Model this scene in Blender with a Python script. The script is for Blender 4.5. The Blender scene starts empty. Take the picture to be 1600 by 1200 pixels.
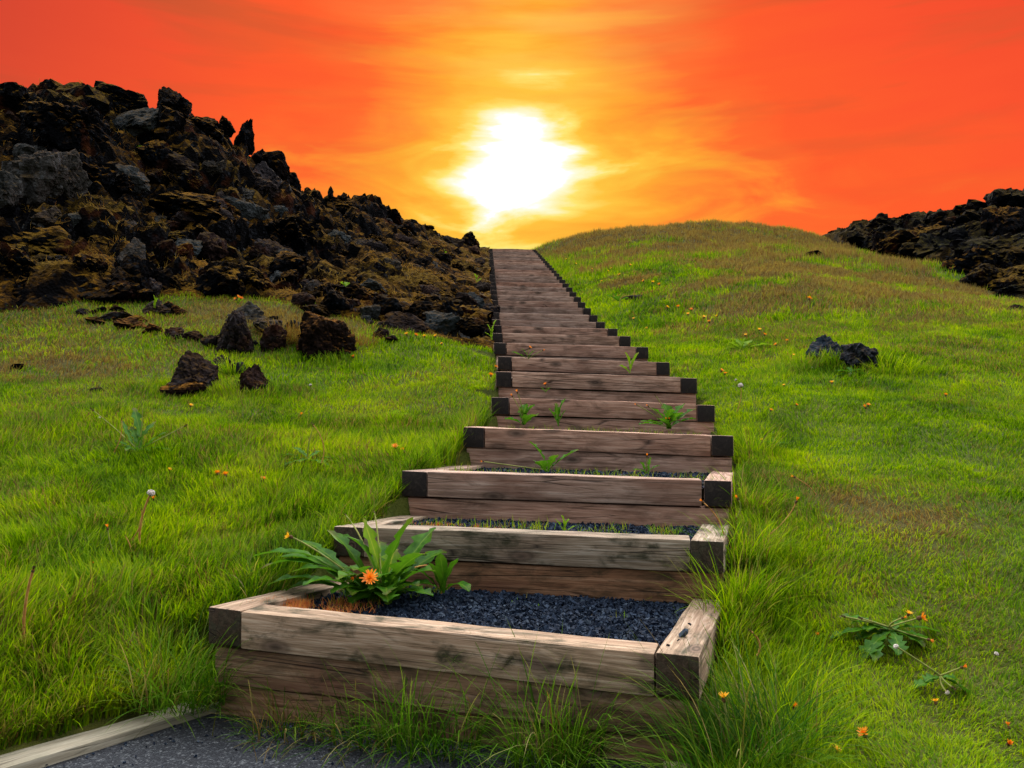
import bpy, bmesh, math, random
import numpy as np
from mathutils import Vector, Matrix

random.seed(7)
RNG = np.random.default_rng(11)
scene = bpy.context.scene
COL = scene.collection
EYE = 1.16                      # eye height above the asphalt path
F, PITCH = 1333.0, math.atan(45 / 1333.0)
CP, SP = math.cos(PITCH), math.sin(PITCH)

# ------------------------------------------------------------------ measuring helpers
def P(px, py, d):
    """photo pixel + distance ahead -> point in metres"""
    u = (px - 800) / F; v = (600 - py) / F
    Y = CP - SP * v; Z = SP + CP * v
    s = d / Y
    return Vector((u * s, d, Z * s + EYE))

def link(o, parent=None):
    COL.objects.link(o)
    if parent is not None:
        o.parent = parent
    return o

def tag(o, label=None, cat=None, group=None, kind=None):
    if label: o['label'] = label
    if cat: o['category'] = cat
    if group: o['group'] = group
    if kind: o['kind'] = kind
    return o

def empty(name, loc, label, cat, group=None):
    o = bpy.data.objects.new(name, None)
    o.empty_display_size = 0.1
    o.location = loc
    link(o)
    return tag(o, label, cat, group)

def np_mesh(name, verts, loops, starts, totals, mats=(), mat_idx=None, smooth=False):
    me = bpy.data.meshes.new(name)
    verts = np.ascontiguousarray(verts, dtype=np.float32)
    me.vertices.add(len(verts)); me.vertices.foreach_set('co', verts.ravel())
    me.loops.add(len(loops)); me.loops.foreach_set('vertex_index', np.ascontiguousarray(loops, dtype=np.int32))
    me.polygons.add(len(starts))
    me.polygons.foreach_set('loop_start', np.ascontiguousarray(starts, dtype=np.int32))
    try:
        me.polygons.foreach_set('loop_total', np.ascontiguousarray(totals, dtype=np.int32))
    except Exception:
        pass
    for m in mats: me.materials.append(m)
    if mat_idx is not None:
        me.polygons.foreach_set('material_index', np.ascontiguousarray(mat_idx, dtype=np.int32))
    me.polygons.foreach_set('use_smooth', np.full(len(starts), smooth, dtype=bool))
    me.update(calc_edges=True)
    return me

def grid_mesh(name, X, Y, Z, mats, smooth=True):
    ny, nx = X.shape
    v = np.stack([X.ravel(), Y.ravel(), Z.ravel()], 1)
    i = np.arange(ny * nx).reshape(ny, nx)
    q = np.stack([i[:-1, :-1], i[:-1, 1:], i[1:, 1:], i[1:, :-1]], -1).reshape(-1, 4)
    n = len(q)
    return np_mesh(name, v, q.ravel(), np.arange(n) * 4, np.full(n, 4), mats, smooth=smooth)

def fattr(me, name, data):
    a = me.attributes.new(name, 'FLOAT', 'POINT')
    a.data.foreach_set('value', np.ascontiguousarray(data, dtype=np.float32))

# ------------------------------------------------------------------ numpy noise
def _h(ix, iy, iz, seed):
    h = (ix.astype(np.int64) * 374761393 + iy.astype(np.int64) * 668265263 + iz.astype(np.int64) * 1442695041 + seed * 1274126177) & 0xFFFFFFFF
    h = ((h ^ (h >> 13)) * 1274126177) & 0xFFFFFFFF
    h = ((h ^ (h >> 16)) * 2246822519) & 0xFFFFFFFF
    h = h ^ (h >> 15)
    return (h & 0xFFFFFF) / float(0xFFFFFF)

def vnoise(p, seed=0):
    """smooth value noise, -1..1, p is (N,3)"""
    f = np.floor(p); t = p - f; t = t * t * (3 - 2 * t)
    ix, iy, iz = f[:, 0], f[:, 1], f[:, 2]
    r = 0
    for a in (0, 1):
        wa = t[:, 0] if a else 1 - t[:, 0]
        for b in (0, 1):
            wb = t[:, 1] if b else 1 - t[:, 1]
            for c in (0, 1):
                wc = t[:, 2] if c else 1 - t[:, 2]
                r = r + wa * wb * wc * _h(ix + a, iy + b, iz + c, seed)
    return r * 2 - 1

def fbm(p, octv=4, seed=0, gain=.5):
    r = 0; a = 1; tot = 0
    for o in range(octv):
        r = r + a * vnoise(p * (2 ** o) + 17.3 * o, seed + o); tot += a; a *= gain
    return r / tot

def p2(x, y, s):
    x = np.asarray(x, float).ravel(); y = np.asarray(y, float).ravel()
    return np.stack([x * s, y * s, np.zeros_like(x) + .37], 1)

def cells(p, seed=0, dims=2):
    """jittered cells: random value, tilt, gap to the neighbour cell"""
    f = np.floor(p)
    best = np.full(len(p), 9e9); second = best.copy()
    bid = np.zeros((len(p), 3)); bc = np.zeros((len(p), 3))
    rz = (-1, 0, 1) if dims == 3 else (0,)
    for a in (-1, 0, 1):
        for b in (-1, 0, 1):
            for c in rz:
                ix, iy, iz = f[:, 0] + a, f[:, 1] + b, f[:, 2] + c
                q = np.stack([ix + _h(ix, iy, iz, seed + 1), iy + _h(ix, iy, iz, seed + 2),
                              (iz + _h(ix, iy, iz, seed + 3)) if dims == 3 else p[:, 2]], 1)
                d = ((q - p) ** 2).sum(1)
                m = d < best
                second = np.where(m, best, np.minimum(second, d))
                best = np.where(m, d, best)
                bid[m] = np.stack([ix, iy, iz], 1)[m]; bc[m] = q[m]
    rnd = _h(bid[:, 0], bid[:, 1], bid[:, 2], seed + 4)
    tx = _h(bid[:, 0], bid[:, 1], bid[:, 2], seed + 5) * 2 - 1
    ty = _h(bid[:, 0], bid[:, 1], bid[:, 2], seed + 6) * 2 - 1
    off = p - bc
    gap = np.sqrt(second) - np.sqrt(best)
    tz = (_h(bid[:, 0], bid[:, 1], bid[:, 2], seed + 7) * 2 - 1) if dims == 3 else 0
    cells.f1 = np.sqrt(best)
    return rnd, tx * off[:, 0] + ty * off[:, 1] + tz * off[:, 2], gap

def sstep(a, b, x):
    t = np.clip((x - a) / (b - a), 0, 1)
    return t * t * (3 - 2 * t)

# ------------------------------------------------------------------ material helpers
class NT:
    def __init__(self, name, world=False):
        if world:
            self.m = bpy.data.worlds.new(name)
        else:
            self.m = bpy.data.materials.new(name)
        self.m.use_nodes = True
        self.t = self.m.node_tree
        self.t.nodes.clear()
    def n(self, kind, **kw):
        nd = self.t.nodes.new(kind)
        for k, v in kw.items():
            if k.startswith('i_'):
                key = k[2:]
                key = int(key) if key.isdigit() else key.replace('_', ' ')
                self.set(nd.inputs[key], v)
            else:
                setattr(nd, k, v)
        return nd
    def set(self, sock, v):
        if isinstance(v, bpy.types.NodeSocket):
            self.t.links.new(v, sock)
        else:
            if isinstance(v, tuple) and len(v) == 3 and sock.type == 'RGBA':
                v = v + (1,)
            sock.default_value = v
    def math(self, op, a, b=0.0, c=None, clamp=False):
        nd = self.n('ShaderNodeMath', operation=op, use_clamp=clamp)
        self.set(nd.inputs[0], a); self.set(nd.inputs[1], b)
        if c is not None: self.set(nd.inputs[2], c)
        return nd.outputs[0]
    def mix(self, fac, a, b, blend='MIX'):
        nd = self.n('ShaderNodeMix', data_type='RGBA', blend_type=blend)
        self.set(nd.inputs[0], fac); self.set(nd.inputs[6], a); self.set(nd.inputs[7], b)
        return nd.outputs[2]
    def ramp(self, fac, stops, interp='LINEAR'):
        nd = self.n('ShaderNodeValToRGB')
        nd.color_ramp.interpolation = interp
        el = nd.color_ramp.elements
        while len(el) < len(stops): el.new(0.5)
        for e, (p, c) in zip(el, stops):
            e.position = p
            e.color = (c, c, c, 1) if isinstance(c, (int, float)) else tuple(c) + (1,)
        self.set(nd.inputs[0], fac)
        return nd.outputs[0]
    def noise(self, vec, scale, detail=4, rough=.55, dist=0.0):
        nd = self.n('ShaderNodeTexNoise')
        if vec is not None: self.set(nd.inputs['Vector'], vec)
        nd.inputs['Scale'].default_value = scale
        nd.inputs['Detail'].default_value = detail
        nd.inputs['Roughness'].default_value = rough
        nd.inputs['Distortion'].default_value = dist
        return nd.outputs[0]
    def vor(self, vec, scale, feature='F1', out=0):
        nd = self.n('ShaderNodeTexVoronoi', feature=feature)
        if vec is not None: self.set(nd.inputs['Vector'], vec)
        nd.inputs['Scale'].default_value = scale
        return nd.outputs[out]
    def mapr(self, v, a, b, c=0.0, d=1.0):
        nd = self.n('ShaderNodeMapRange', clamp=True)
        self.set(nd.inputs[0], v)
        for i, x in enumerate((a, b, c, d)): self.set(nd.inputs[i + 1], x)
        return nd.outputs[0]
    def mapping(self, vec, loc=(0, 0, 0), rot=(0, 0, 0), scale=(1, 1, 1)):
        nd = self.n('ShaderNodeMapping')
        self.set(nd.inputs[0], vec)
        nd.inputs[1].default_value = loc; nd.inputs[2].default_value = rot; nd.inputs[3].default_value = scale
        return nd.outputs[0]
    def bump(self, h, strength=.5, dist=.01, normal=None):
        nd = self.n('ShaderNodeBump')
        nd.inputs['Strength'].default_value = strength
        nd.inputs['Distance'].default_value = dist
        self.set(nd.inputs['Height'], h)
        if normal is not None: self.set(nd.inputs['Normal'], normal)
        return nd.outputs[0]
    def principled(self, color, rough=.9, normal=None, spec=.3):
        nd = self.n('ShaderNodeBsdfPrincipled')
        self.set(nd.inputs['Base Color'], color)
        self.set(nd.inputs['Roughness'], rough)
        nd.inputs['Specular IOR Level'].default_value = spec
        if normal is not None: self.set(nd.inputs['Normal'], normal)
        return nd.outputs[0]
    def out(self, sh):
        o = self.n('ShaderNodeOutputMaterial')
        self.set(o.inputs[0], sh)
        return self.m
    def leafy(self, color, trans_color, w=.45, gloss=.05, rough=.45, normal=None):
        d = self.n('ShaderNodeBsdfDiffuse'); self.set(d.inputs[0], color)
        t = self.n('ShaderNodeBsdfTranslucent'); self.set(t.inputs[0], trans_color)
        if normal is not None:
            self.set(d.inputs['Normal'], normal)
        mx = self.n('ShaderNodeMixShader', i_0=w); self.set(mx.inputs[1], d.outputs[0]); self.set(mx.inputs[2], t.outputs[0])
        g = self.n('ShaderNodeBsdfGlossy'); g.inputs['Roughness'].default_value = rough
        g.inputs[0].default_value = (1, 1, 1, 1)
        m2 = self.n('ShaderNodeMixShader', i_0=gloss); self.set(m2.inputs[1], mx.outputs[0]); self.set(m2.inputs[2], g.outputs[0])
        return self.out(m2.outputs[0])

def objvec(k):
    tc = k.n('ShaderNodeTexCoord')
    oi = k.n('ShaderNodeObjectInfo')
    ml = k.math('MULTIPLY', oi.outputs['Random'], 57.0)
    cb = k.n('ShaderNodeCombineXYZ'); k.set(cb.inputs[0], ml); k.set(cb.inputs[1], ml); k.set(cb.inputs[2], ml)
    ad = k.n('ShaderNodeVectorMath', operation='ADD')
    k.set(ad.inputs[0], tc.outputs['Object']); k.set(ad.inputs[1], cb.outputs[0])
    return ad.outputs[0], oi.outputs['Random'], tc.outputs['Object']

def wood_material(name, c_dark, c_mid, c_lite, stain=(.035, .04, .022), stain_amt=.5, rust=.0):
    k = NT(name)
    v, rnd, _ = objvec(k)
    grain_v = k.mapping(v, scale=(1.6, 26, 26))
    g1 = k.noise(grain_v, 2.2, 5, .6, .6)
    g2 = k.noise(k.mapping(v, scale=(2.5, 90, 90)), 2.0, 3, .6)
    blot = k.noise(k.mapping(v, scale=(.9, 2.4, 2.4)), 2.3, 4, .55)
    fac = k.math('ADD', k.math('MULTIPLY', g1, .62), k.math('MULTIPLY', g2, .38))
    col = k.ramp(fac, [(.30, c_dark), (.5, c_mid), (.72, c_lite)])
    # plank-to-plank tone
    tone = k.ramp(rnd, [(0, (.66, .66, .68)), (.35, (1, 1, 1)), (.65, (1.0, .82, .74)), (1, (1.15, 1.1, 1.05))])
    col = k.mix(1.0, col, tone, 'MULTIPLY')
    # reddish wet-looking patches
    if rust:
        rb = k.mapr(k.noise(k.mapping(v, loc=(4, 9, 2), scale=(1.1, 5, 5)), 1.7, 3, .5), .54, .70)
        col = k.mix(k.math('MULTIPLY', rb, rust), col, (.150, .060, .036))
    # grey-green algae and black weather stains
    sb = k.mapr(k.noise(k.mapping(v, loc=(13, 3, 7), scale=(1.5, 3.8, 3.8)), 2.9, 6, .66, .6), .48, .64)
    col = k.mix(k.math('MULTIPLY', sb, stain_amt), col, stain)
    # knots
    kv = k.mapping(v, scale=(2.9, 7.0, 7.0))
    kd = k.vor(kv, 1.0)
    ring = k.math('SINE', k.math('MULTIPLY', kd, 60.0))
    km = k.mapr(kd, .12, .27, 1.0, 0.0)
    kcol = k.mix(k.mapr(ring, -1, 1), (.028, .017, .012), (.12, .075, .052))
    col = k.mix(k.math('MULTIPLY', km, .85), col, kcol)
    # hairline cracks along the grain
    ck = k.vor(k.mapping(v, scale=(.7, 15, 15)), 1.3, 'DISTANCE_TO_EDGE')
    ck = k.mapr(ck, .0, .028, 1.0, 0.0)
    ck = k.math('MULTIPLY', ck, k.mapr(blot, .46, .6))
    col = k.mix(k.math('MULTIPLY', ck, .8), col, (.012, .009, .008))
    hgt = k.math('SUBTRACT', k.math('ADD', k.math('MULTIPLY', g1, .7), k.math('MULTIPLY', g2, .5)), k.math('MULTIPLY', ck, 1.2))
    nrm = k.bump(hgt, .55, .006)
    return k.out(k.principled(col, .82, nrm, .14))

def endgrain_material():
    k = NT('end_grain_wood')
    v, rnd, _ = objvec(k)
    n1 = k.noise(k.mapping(v, scale=(1, 14, 14)), 1.5, 5, .6, 1.0)
    d = k.n('ShaderNodeVectorMath', operation='LENGTH'); k.set(d.inputs[0], k.mapping(v, scale=(0, 1, 1)))
    rings = k.math('SINE', k.math('ADD', k.math('MULTIPLY', d.outputs['Value'], 330), k.math('MULTIPLY', n1, 40)))
    col = k.mix(k.mapr(rings, -1, 1), (.010, .0065, .005), (.017, .011, .009))
    col = k.mix(k.mapr(n1, .55, .75), col, (.045, .032, .022))
    return k.out(k.principled(col, .85, k.bump(n1, .5, .006), .3))

def lava_material(name, moss=1.0, dry=(.150, .066, .006), olive=(.085, .048, .005), rust=.6, lichen=.22, base=None):
    k = NT(name)
    v, rnd, ov = objvec(k)
    geo = k.n('ShaderNodeNewGeometry')
    pos = geo.outputs['Position']
    sep = k.n('ShaderNodeSeparateXYZ'); k.set(sep.inputs[0], geo.outputs['Normal'])
    n1 = k.noise(pos, 3.2, 6, .62)
    n2 = k.noise(pos, 17, 5, .65)
    n3 = k.noise(pos, .55, 3, .5)
    a, b, c = base or ((.0007, .0006, .0007), (.0017, .0016, .0018), (.0080, .0084, .0108))
    col = k.ramp(k.math('ADD', k.math('MULTIPLY', n1, .55), k.math('MULTIPLY', n2, .45)), [(.32, a), (.52, b), (.72, c)])
    # per-rock tone: warm brown through blue grey
    col = k.mix(1.0, col, k.ramp(rnd, [(0, (1.15, .85, .75)), (.5, (.95, .95, 1.0)), (1, (.95, 1.15, 1.35))]), 'MULTIPLY')
    lm = k.math('MULTIPLY', k.mapr(n2, .52, .66), k.mapr(n1, .46, .6))
    col = k.mix(k.math('MULTIPLY', lm, lichen), col, (.055, .060, .066))
    rm = k.mapr(k.noise(pos, 1.35, 4, .6), .57, .68)
    col = k.mix(k.math('MULTIPLY', rm, rust), col, (.050, .014, .004))
    up = k.mapr(sep.outputs['Z'], .34, .74)
    mm = k.math('MULTIPLY', up, k.mapr(k.math('ADD', k.math('MULTIPLY', n1, .6), k.math('MULTIPLY', n3, .6)), .48, .62))
    mcol = k.mix(k.mapr(n3, .40, .6), dry, olive)
    mcol = k.mix(k.mapr(n2, .44, .60), mcol, (.014, .007, .002))
    col = k.mix(k.math('MULTIPLY', mm, moss), col, mcol)
    hb = k.math('ADD', k.math('MULTIPLY', n2, .6), k.math('MULTIPLY', k.vor(pos, 26), .5))
    return k.out(k.principled(col, .88, k.bump(hb, .9, .05), .012))

def simple_leaf_mat(name, c, c2, veins=True, w=.35, gloss=.008):
    k = NT(name)
    v, rnd, ov = objvec(k)
    n1 = k.noise(v, 26, 3, .5)
    col = k.mix(k.mapr(n1, .35, .65), c, c2)
    if veins:
        rib = k.n('ShaderNodeAttribute', attribute_name='rib').outputs['Fac']
        al = k.n('ShaderNodeAttribute', attribute_name='along').outputs['Fac']
        col = k.mix(k.math('MULTIPLY', k.mapr(rib, .72, 1.0), .75), col, (c2[0] * 2.6, c2[1] * 1.5, c2[2] * 3))
        tip = k.math('MULTIPLY', k.mapr(al, .78, 1.0), k.mapr(k.noise(v, 9, 3, .5), .45, .6))
        col = k.mix(k.math('MULTIPLY', tip, .8), col, (.14, .085, .02))
    tcol = k.mix(.5, col, (c2[0] * 1.8, c2[1] * 1.7, c2[2]))
    return k.leafy(col, tcol, w, gloss, .4)

def plain_mat(name, c, c2, scale=60, rough=.8, spec=.2):
    k = NT(name)
    v, rnd, ov = objvec(k)
    n1 = k.noise(v, scale, 3, .6)
    return k.out(k.principled(k.mix(k.mapr(n1, .35, .65), c, c2), rough, k.bump(n1, .3, .002), spec))

M = {}
M['wood_low'] = wood_material('weathered_grey_wood', (.060, .040, .024), (.285, .205, .135), (.55, .455, .350), stain=(.028, .027, .012), stain_amt=.92, rust=.25)
M['wood_damp'] = wood_material('damp_reddish_wood', (.075, .036, .018), (.235, .130, .070), (.42, .275, .170), stain=(.032, .024, .011), stain_amt=.8, rust=.6)
M['wood_high'] = wood_material('weathered_brown_wood', (.085, .045, .028), (.370, .225, .160), (.62, .44, .34), stain=(.045, .024, .014), stain_amt=.5, rust=.6)
M['wood_pale'] = wood_material('bleached_wood', (.16, .125, .080), (.31, .255, .175), (.46, .40, .30), stain=(.12, .12, .08), stain_amt=.35)
M['end'] = endgrain_material()
M['end_low'] = wood_material('damp_end_wood', (.018, .012, .008), (.045, .031, .019), (.095, .068, .045), stain_amt=.6)
M['lava'] = lava_material('black_lava', 1.0)
M['lava_far'] = lava_material('dark_lava_far', .55, dry=(.060, .050, .010), rust=.15, lichen=.35)
M['rock_moss'] = lava_material('rusty_moss_rock', 1.0, dry=(.17, .065, .012), olive=(.14, .06, .008), rust=.25, lichen=.2, base=((.004, .0025, .002), (.010, .006, .0045), (.024, .015, .010)))
M['rock_dark'] = lava_material('charcoal_rock', .35, rust=.35, lichen=.30)
M['rock_blue'] = lava_material('blue_lichen_rock', .25, dry=(.16, .09, .02), rust=.12, lichen=.9, base=((.005, .0065, .008), (.015, .019, .024), (.050, .062, .072)))
M['rock_grey'] = lava_material('grey_slab_rock', .4, rust=.10, lichen=.9, base=((.010, .010, .0090), (.030, .030, .027), (.080, .080, .073)))
M['rock_brown'] = lava_material('brown_rock', .35, rust=.5, lichen=.35, base=((.005, .0036, .0032), (.016, .0115, .0108), (.048, .036, .034)))
M['leaf'] = simple_leaf_mat('dandelion_leaf', (.020, .075, .004), (.055, .150, .006))
M['leaf_pale'] = simple_leaf_mat('pale_green_leaf', (.08, .17, .006), (.15, .26, .008))  # lighter yellow-green leaf colour
M['stem_green'] = plain_mat('stem_green', (.16, .19, .03), (.26, .24, .06), 30)
M['stem_red'] = plain_mat('stem_reddish', (.32, .13, .03), (.46, .23, .06), 30)
M['petal'] = simple_leaf_mat('yellow_petal', (.80, .34, .01), (.85, .50, .02), w=.25, gloss=.02, veins=False)
M['petal_orange'] = simple_leaf_mat('orange_petal', (.72, .16, .008), (.80, .28, .01), w=.25, gloss=.02, veins=False)
M['bract'] = plain_mat('dark_bract', (.05, .03, .012), (.11, .05, .015), 40)
M['fluff'] = plain_mat('white_fluff', (.34, .27, .22), (.58, .50, .43), 80, .95)
M['twig'] = plain_mat('dry_twig', (.16, .09, .05), (.30, .19, .12), 40)

# ------------------------------------------------------------------ stair survey (metres, z relative to the eye)
# left / right front top corners of each timber step
S = [
 (-1.165, 3.30, -.745, .607, 2.787, -.790),
 (-.835, 4.02, -.530, .925, 3.73, -.560),
 (-.609, 4.72, -.319, 1.15, 4.51, -.359),
 (-.328, 5.75, -.0915, 1.462, 5.65, -.1515),
 (-.166, 6.90, .1255, 1.629, 6.85, .0655),
 (-.144, 7.69, .375, 1.655, 7.63, .310),
 (-.147, 8.94, .590, 1.653, 8.90, .532),
 (-.209, 9.98, .820, 1.591, 9.94, .765),
 (-.266, 11.07, 1.040, 1.535, 11.04, .985),
 (-.292, 12.18, 1.250, 1.508, 12.17, 1.200),
 (-.330, 13.40, 1.468, 1.470, 13.41, 1.425),
 (-.356, 14.37, 1.690, 1.444, 14.39, 1.650),
 (-.380, 15.30, 1.920, 1.420, 15.33, 1.885),
]
n0, NST = len(S), 33
for i in range(n0 + 1, NST + 1):
    t = (i - n0) / (NST - n0)
    d = 15.3 + (32.2 - 15.3) * (t * .93 + .07 * t * t)
    z = 1.905 + (6.22 - 1.905) * (t * .97 + .03 * t * t)
    cx = .52 + (.02 - .52) * t
    S.append((cx - .90, d, z + .015, cx + .90, d + .06, z - .015))
S = np.array(S)
S[:, 2] += EYE; S[:, 5] += EYE
TH = .138     # timber height
TW = .142     # timber depth

def xL(y): return np.interp(y, S[:, 1], S[:, 0])
def xR(y): return np.interp(y, S[:, 4], S[:, 3])
def zstair(y): return np.interp(y, (S[:, 1] + S[:, 4]) / 2, (S[:, 2] + S[:, 5]) / 2)
def front_y(x):  # front line of the lowest step
    return S[0, 1] + (x - S[0, 0]) / (S[0, 3] - S[0, 0]) * (S[0, 4] - S[0, 1])

def in_stairs(x, y, m=0.0):
    return (x > xL(y) + m) & (x < xR(y) - m) & (y > front_y(x) + m) & (y < S[-1, 1] + .9)

# ------------------------------------------------------------------ terrain: smooth surface through surveyed points
ctrl = []
def cpx(px, py, d):
    v = P(px, py, d); ctrl.append((v.x, v.y, v.z))
def cxyz(x, y, z): ctrl.append((x, y, z))
for px, py, d in [(0, 1190, 2.75), (150, 1130, 3.1), (0, 1000, 3.3), (0, 800, 4.6), (200, 900, 3.9), (200, 750, 5.2), (0, 650, 6.5),
                  (300, 625, 7.5), (0, 520, 9.3), (200, 500, 10), (450, 560, 9), (600, 540, 9.6), (700, 535, 10), (500, 720, 5.6), (600, 640, 7.3), (400, 850, 4.4),
                  # left lava
                  (0, 400, 11.5), (0, 268, 14), (0, 180, 16), (190, 194, 16.5), (300, 222, 17), (400, 280, 18.5), (470, 322, 20), (530, 335, 21.5),
                  (600, 350, 23.5), (650, 364, 25.5), (700, 378, 28), (735, 384, 30), (200, 420, 12), (300, 400, 13), (400, 470, 11), (400, 380, 15), (500, 430, 14.5),
                  (600, 470, 13), (600, 410, 18.5), (700, 450, 16), (700, 410, 22), (740, 500, 12),
                  # right meadow
                  (1200, 1100, 3.0), (1600, 1190, 2.7), (1600, 1000, 3.4), (1300, 800, 4.6), (1600, 800, 4.6), (1300, 640, 7), (1600, 640, 7.2), (1300, 575, 9),
                  (1600, 540, 10.5), (1200, 500, 13), (1600, 475, 16.5), (1400, 440, 19), (1100, 450, 16), (1000, 420, 20), (1330, 395, 24), (1200, 385, 26), (1000, 380, 28),
                  (850, 387, 32.5), (900, 372, 33.5), (1000, 363, 34.5), (1090, 362, 35), (1180, 360, 35), (1240, 361, 34), (1295, 374, 33), (1330, 384, 31),
                  # right lava
                  (1430, 420, 24.5), (1600, 465, 18), (1410, 352, 34), (1470, 360, 33), (1560, 325, 31), (1600, 310, 30.5), (1500, 400, 25), (1600, 400, 22)]:
    cpx(px, py, d)
for i in range(NST):   # ground beside the stairs sits a riser below each step's top
    lz = S[i, 2] - (.16 if i else .30); rz = S[i, 5] - (.20 if i else .34)
    if i % 2 == 0 or i < 6:
        cxyz(S[i, 0] - .12, S[i, 1], lz)
        cxyz(S[i, 3] + .12, S[i, 4], rz)
cxyz(-1.35, 3.15, .13); cxyz(.80, 2.60, .08); cxyz(-1.6, 2.7, .03); cxyz(.75, 2.2, .03); cxyz(-1.9, 2.0, .02); cxyz(1.8, 1.8, .04); cxyz(-3, 1.0, .03); cxyz(3, 1.0, .03); cxyz(0, 1.0, 0.0)
cxyz(0, 35, 6.9); cxyz(-3, 38, 6.2); cxyz(3, 40, 7.2); cxyz(7, 41, 7.8); cxyz(12, 40, 6.6); cxyz(17, 40, 8); cxyz(22, 34, 8.6)
cxyz(-10, 22, 6.0); cxyz(-7, 26, 5.6); cxyz(-4, 32, 5.8); cxyz(-16, 22, 6.6); cxyz(-14, 16.5, 6.9); cxyz(-11, 9.5, 2.3); cxyz(-7, 5, .6); cxyz(-6, 3, .25)
cxyz(7, 3, .3); cxyz(9, 6, .9); cxyz(13, 10, 2.0); cxyz(15, 16, 3.6); cxyz(20, 24, 6.8)
ctrl = np.array(ctrl)
_A = ctrl[:, :2]
def _phi(r2): return np.where(r2 > 1e-12, .5 * r2 * np.log(np.maximum(r2, 1e-12)), 0)
_n = len(_A)
_K = _phi(((_A[:, None] - _A[None]) ** 2).sum(-1)) + np.eye(_n) * .02
_Pm = np.concatenate([np.ones((_n, 1)), _A], 1)
_M = np.block([[_K, _Pm], [_Pm.T, np.zeros((3, 3))]])
_W = np.linalg.solve(_M, np.concatenate([ctrl[:, 2], np.zeros(3)]))

def base_z(x, y):
    sh = np.shape(x)
    x = np.asarray(x, float).ravel(); y = np.asarray(y, float).ravel()
    xc = np.clip(x, -18, 22); yc = np.clip(y, 1.0, 41)
    out = np.empty(len(xc))
    for s in range(0, len(xc), 20000):
        a, b = xc[s:s + 20000], yc[s:s + 20000]
        r2 = (a[:, None] - _A[None, :, 0]) ** 2 + (b[:, None] - _A[None, :, 1]) ** 2
        out[s:s + 20000] = _phi(r2) @ _W[:_n] + _W[_n] + _W[_n + 1] * a + _W[_n + 2] * b
    far = np.hypot(x - xc, y - yc)
    w = sstep(0, 40, far)
    back = sstep(0, 6, np.maximum(0, 1.0 - y))
    out = out * (1 - w) + (-1.5) * w
    out = out * (1 - back) + np.minimum(out, 0) * back
    return out.reshape(sh)

# asphalt apron in front of the lowest step: between a left and a right board
BL0, BL1 = P(-60, 1215, 2.66), P(325, 1098, 3.40)      # left board, outer edge of the asphalt
def board_x(y):
    return -1.18 + (y - 3.40) * ((-1.18 + 1.62) / (3.40 - 2.79))
PR = .47
def in_path(x, y, m=0.0):
    return (x > board_x(y) + m) & (x < PR - m) & (y < front_y(x) + .02)

def lava_left(x, y):
    """signed metres inside the left lava flow"""
    wob = .35 * vnoise(p2(x, y, .9), 5).reshape(np.shape(x)) + .18 * vnoise(p2(x, y, 2.7), 6).reshape(np.shape(x))
    foot = np.interp(x, [-14, -7, -5.5, -4.5, -3.4, -2.2, -1.2, -.3], [8.6, 9.2, 9.75, 10.5, 10.9, 10.5, 10.1, 9.9])
    a = (y - foot + wob) * .8
    return np.where(x < xL(y) + .05, a, -1.0)

def lava_right(x, y):
    wob = .5 * vnoise(p2(x, y, .5), 8).reshape(np.shape(x)) + .2 * vnoise(p2(x, y, 1.9), 9).reshape(np.shape(x))
    foot = np.interp(y, [8, 14, 17.5, 20, 24, 30, 33, 40], [13.2, 11.6, 10.45, 10.5, 11.2, 11.75, 12.2, 13])
    return x - foot + wob

def ground_z(x, y, bumps=True):
    x = np.asarray(x, float); y = np.asarray(y, float)
    z = base_z(x, y)
    d = np.hypot(x, y)
    if bumps:
        near = sstep(0, .6, np.minimum(np.abs(x - xL(y)), np.abs(x - xR(y))))
        z = z + (.045 * fbm(p2(x, y, 1.9), 3, 21) + .05 * fbm(p2(x, y, .5), 2, 25)).reshape(np.shape(x)) * sstep(2.6, 6, d) * near
        z = z + (.16 * fbm(p2(x, y, .55), 3, 31)).reshape(np.shape(x)) * sstep(14, 26, y) * sstep(.5, 3, x - xR(y))
        z = z + (.22 * fbm(p2(x, y, 1.5), 4, 33, .6)).reshape(np.shape(x)) * sstep(20, 30, y) * sstep(.5, 3, x - xR(y))
    k = np.clip(np.searchsorted((S[:, 1] + S[:, 4]) / 2, y, side='right') - 1, 0, NST - 1)
    topz = (np.where(x < (xL(y) + xR(y)) / 2, S[k, 2], S[k, 5]))
    out = np.maximum(np.maximum(xL(y) - x, x - xR(y)), 0)
    z = np.where((out < .5) & (y > 3.2) & (y < 32), np.minimum(z, topz - .035 + out * .45), z)
    z = z - 1.1 * sstep(.35, 1.3, lava_left(x, y) * (x < xL(y))) - 1.1 * sstep(.4, 1.4, lava_right(x, y))
    ins = in_stairs(x, y, .05)
    z = np.where(ins, np.minimum(z, zstair(np.maximum(y - .9, 0)) - .42), z)
    z = np.where((y < 3.6) & (x < board_x(y) + .2), np.minimum(z, .035 + np.maximum(board_x(y) - .16 - x, 0) * .55), z)
    pth = (x > board_x(y) - .10) & (x < PR + .05) & (y < front_y(x) + .15)
    z = np.where(pth, np.minimum(z, -.03), z)
    return z

def hit(px, py, d0=2.3, d1=48.0, surf=None):
    ds = np.geomspace(d0, d1, 700)
    u = (px - 800) / F; v = (600 - py) / F
    Yc = CP - SP * v; Zc = SP + CP * v
    x = u / Yc * ds; z = Zc / Yc * ds + EYE
    g = (surf or ground_z)(x, ds)
    i = int(np.argmax(z < g)) if np.any(z < g) else len(ds) - 1
    return Vector((x[i], ds[i], float(g[i])))

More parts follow.
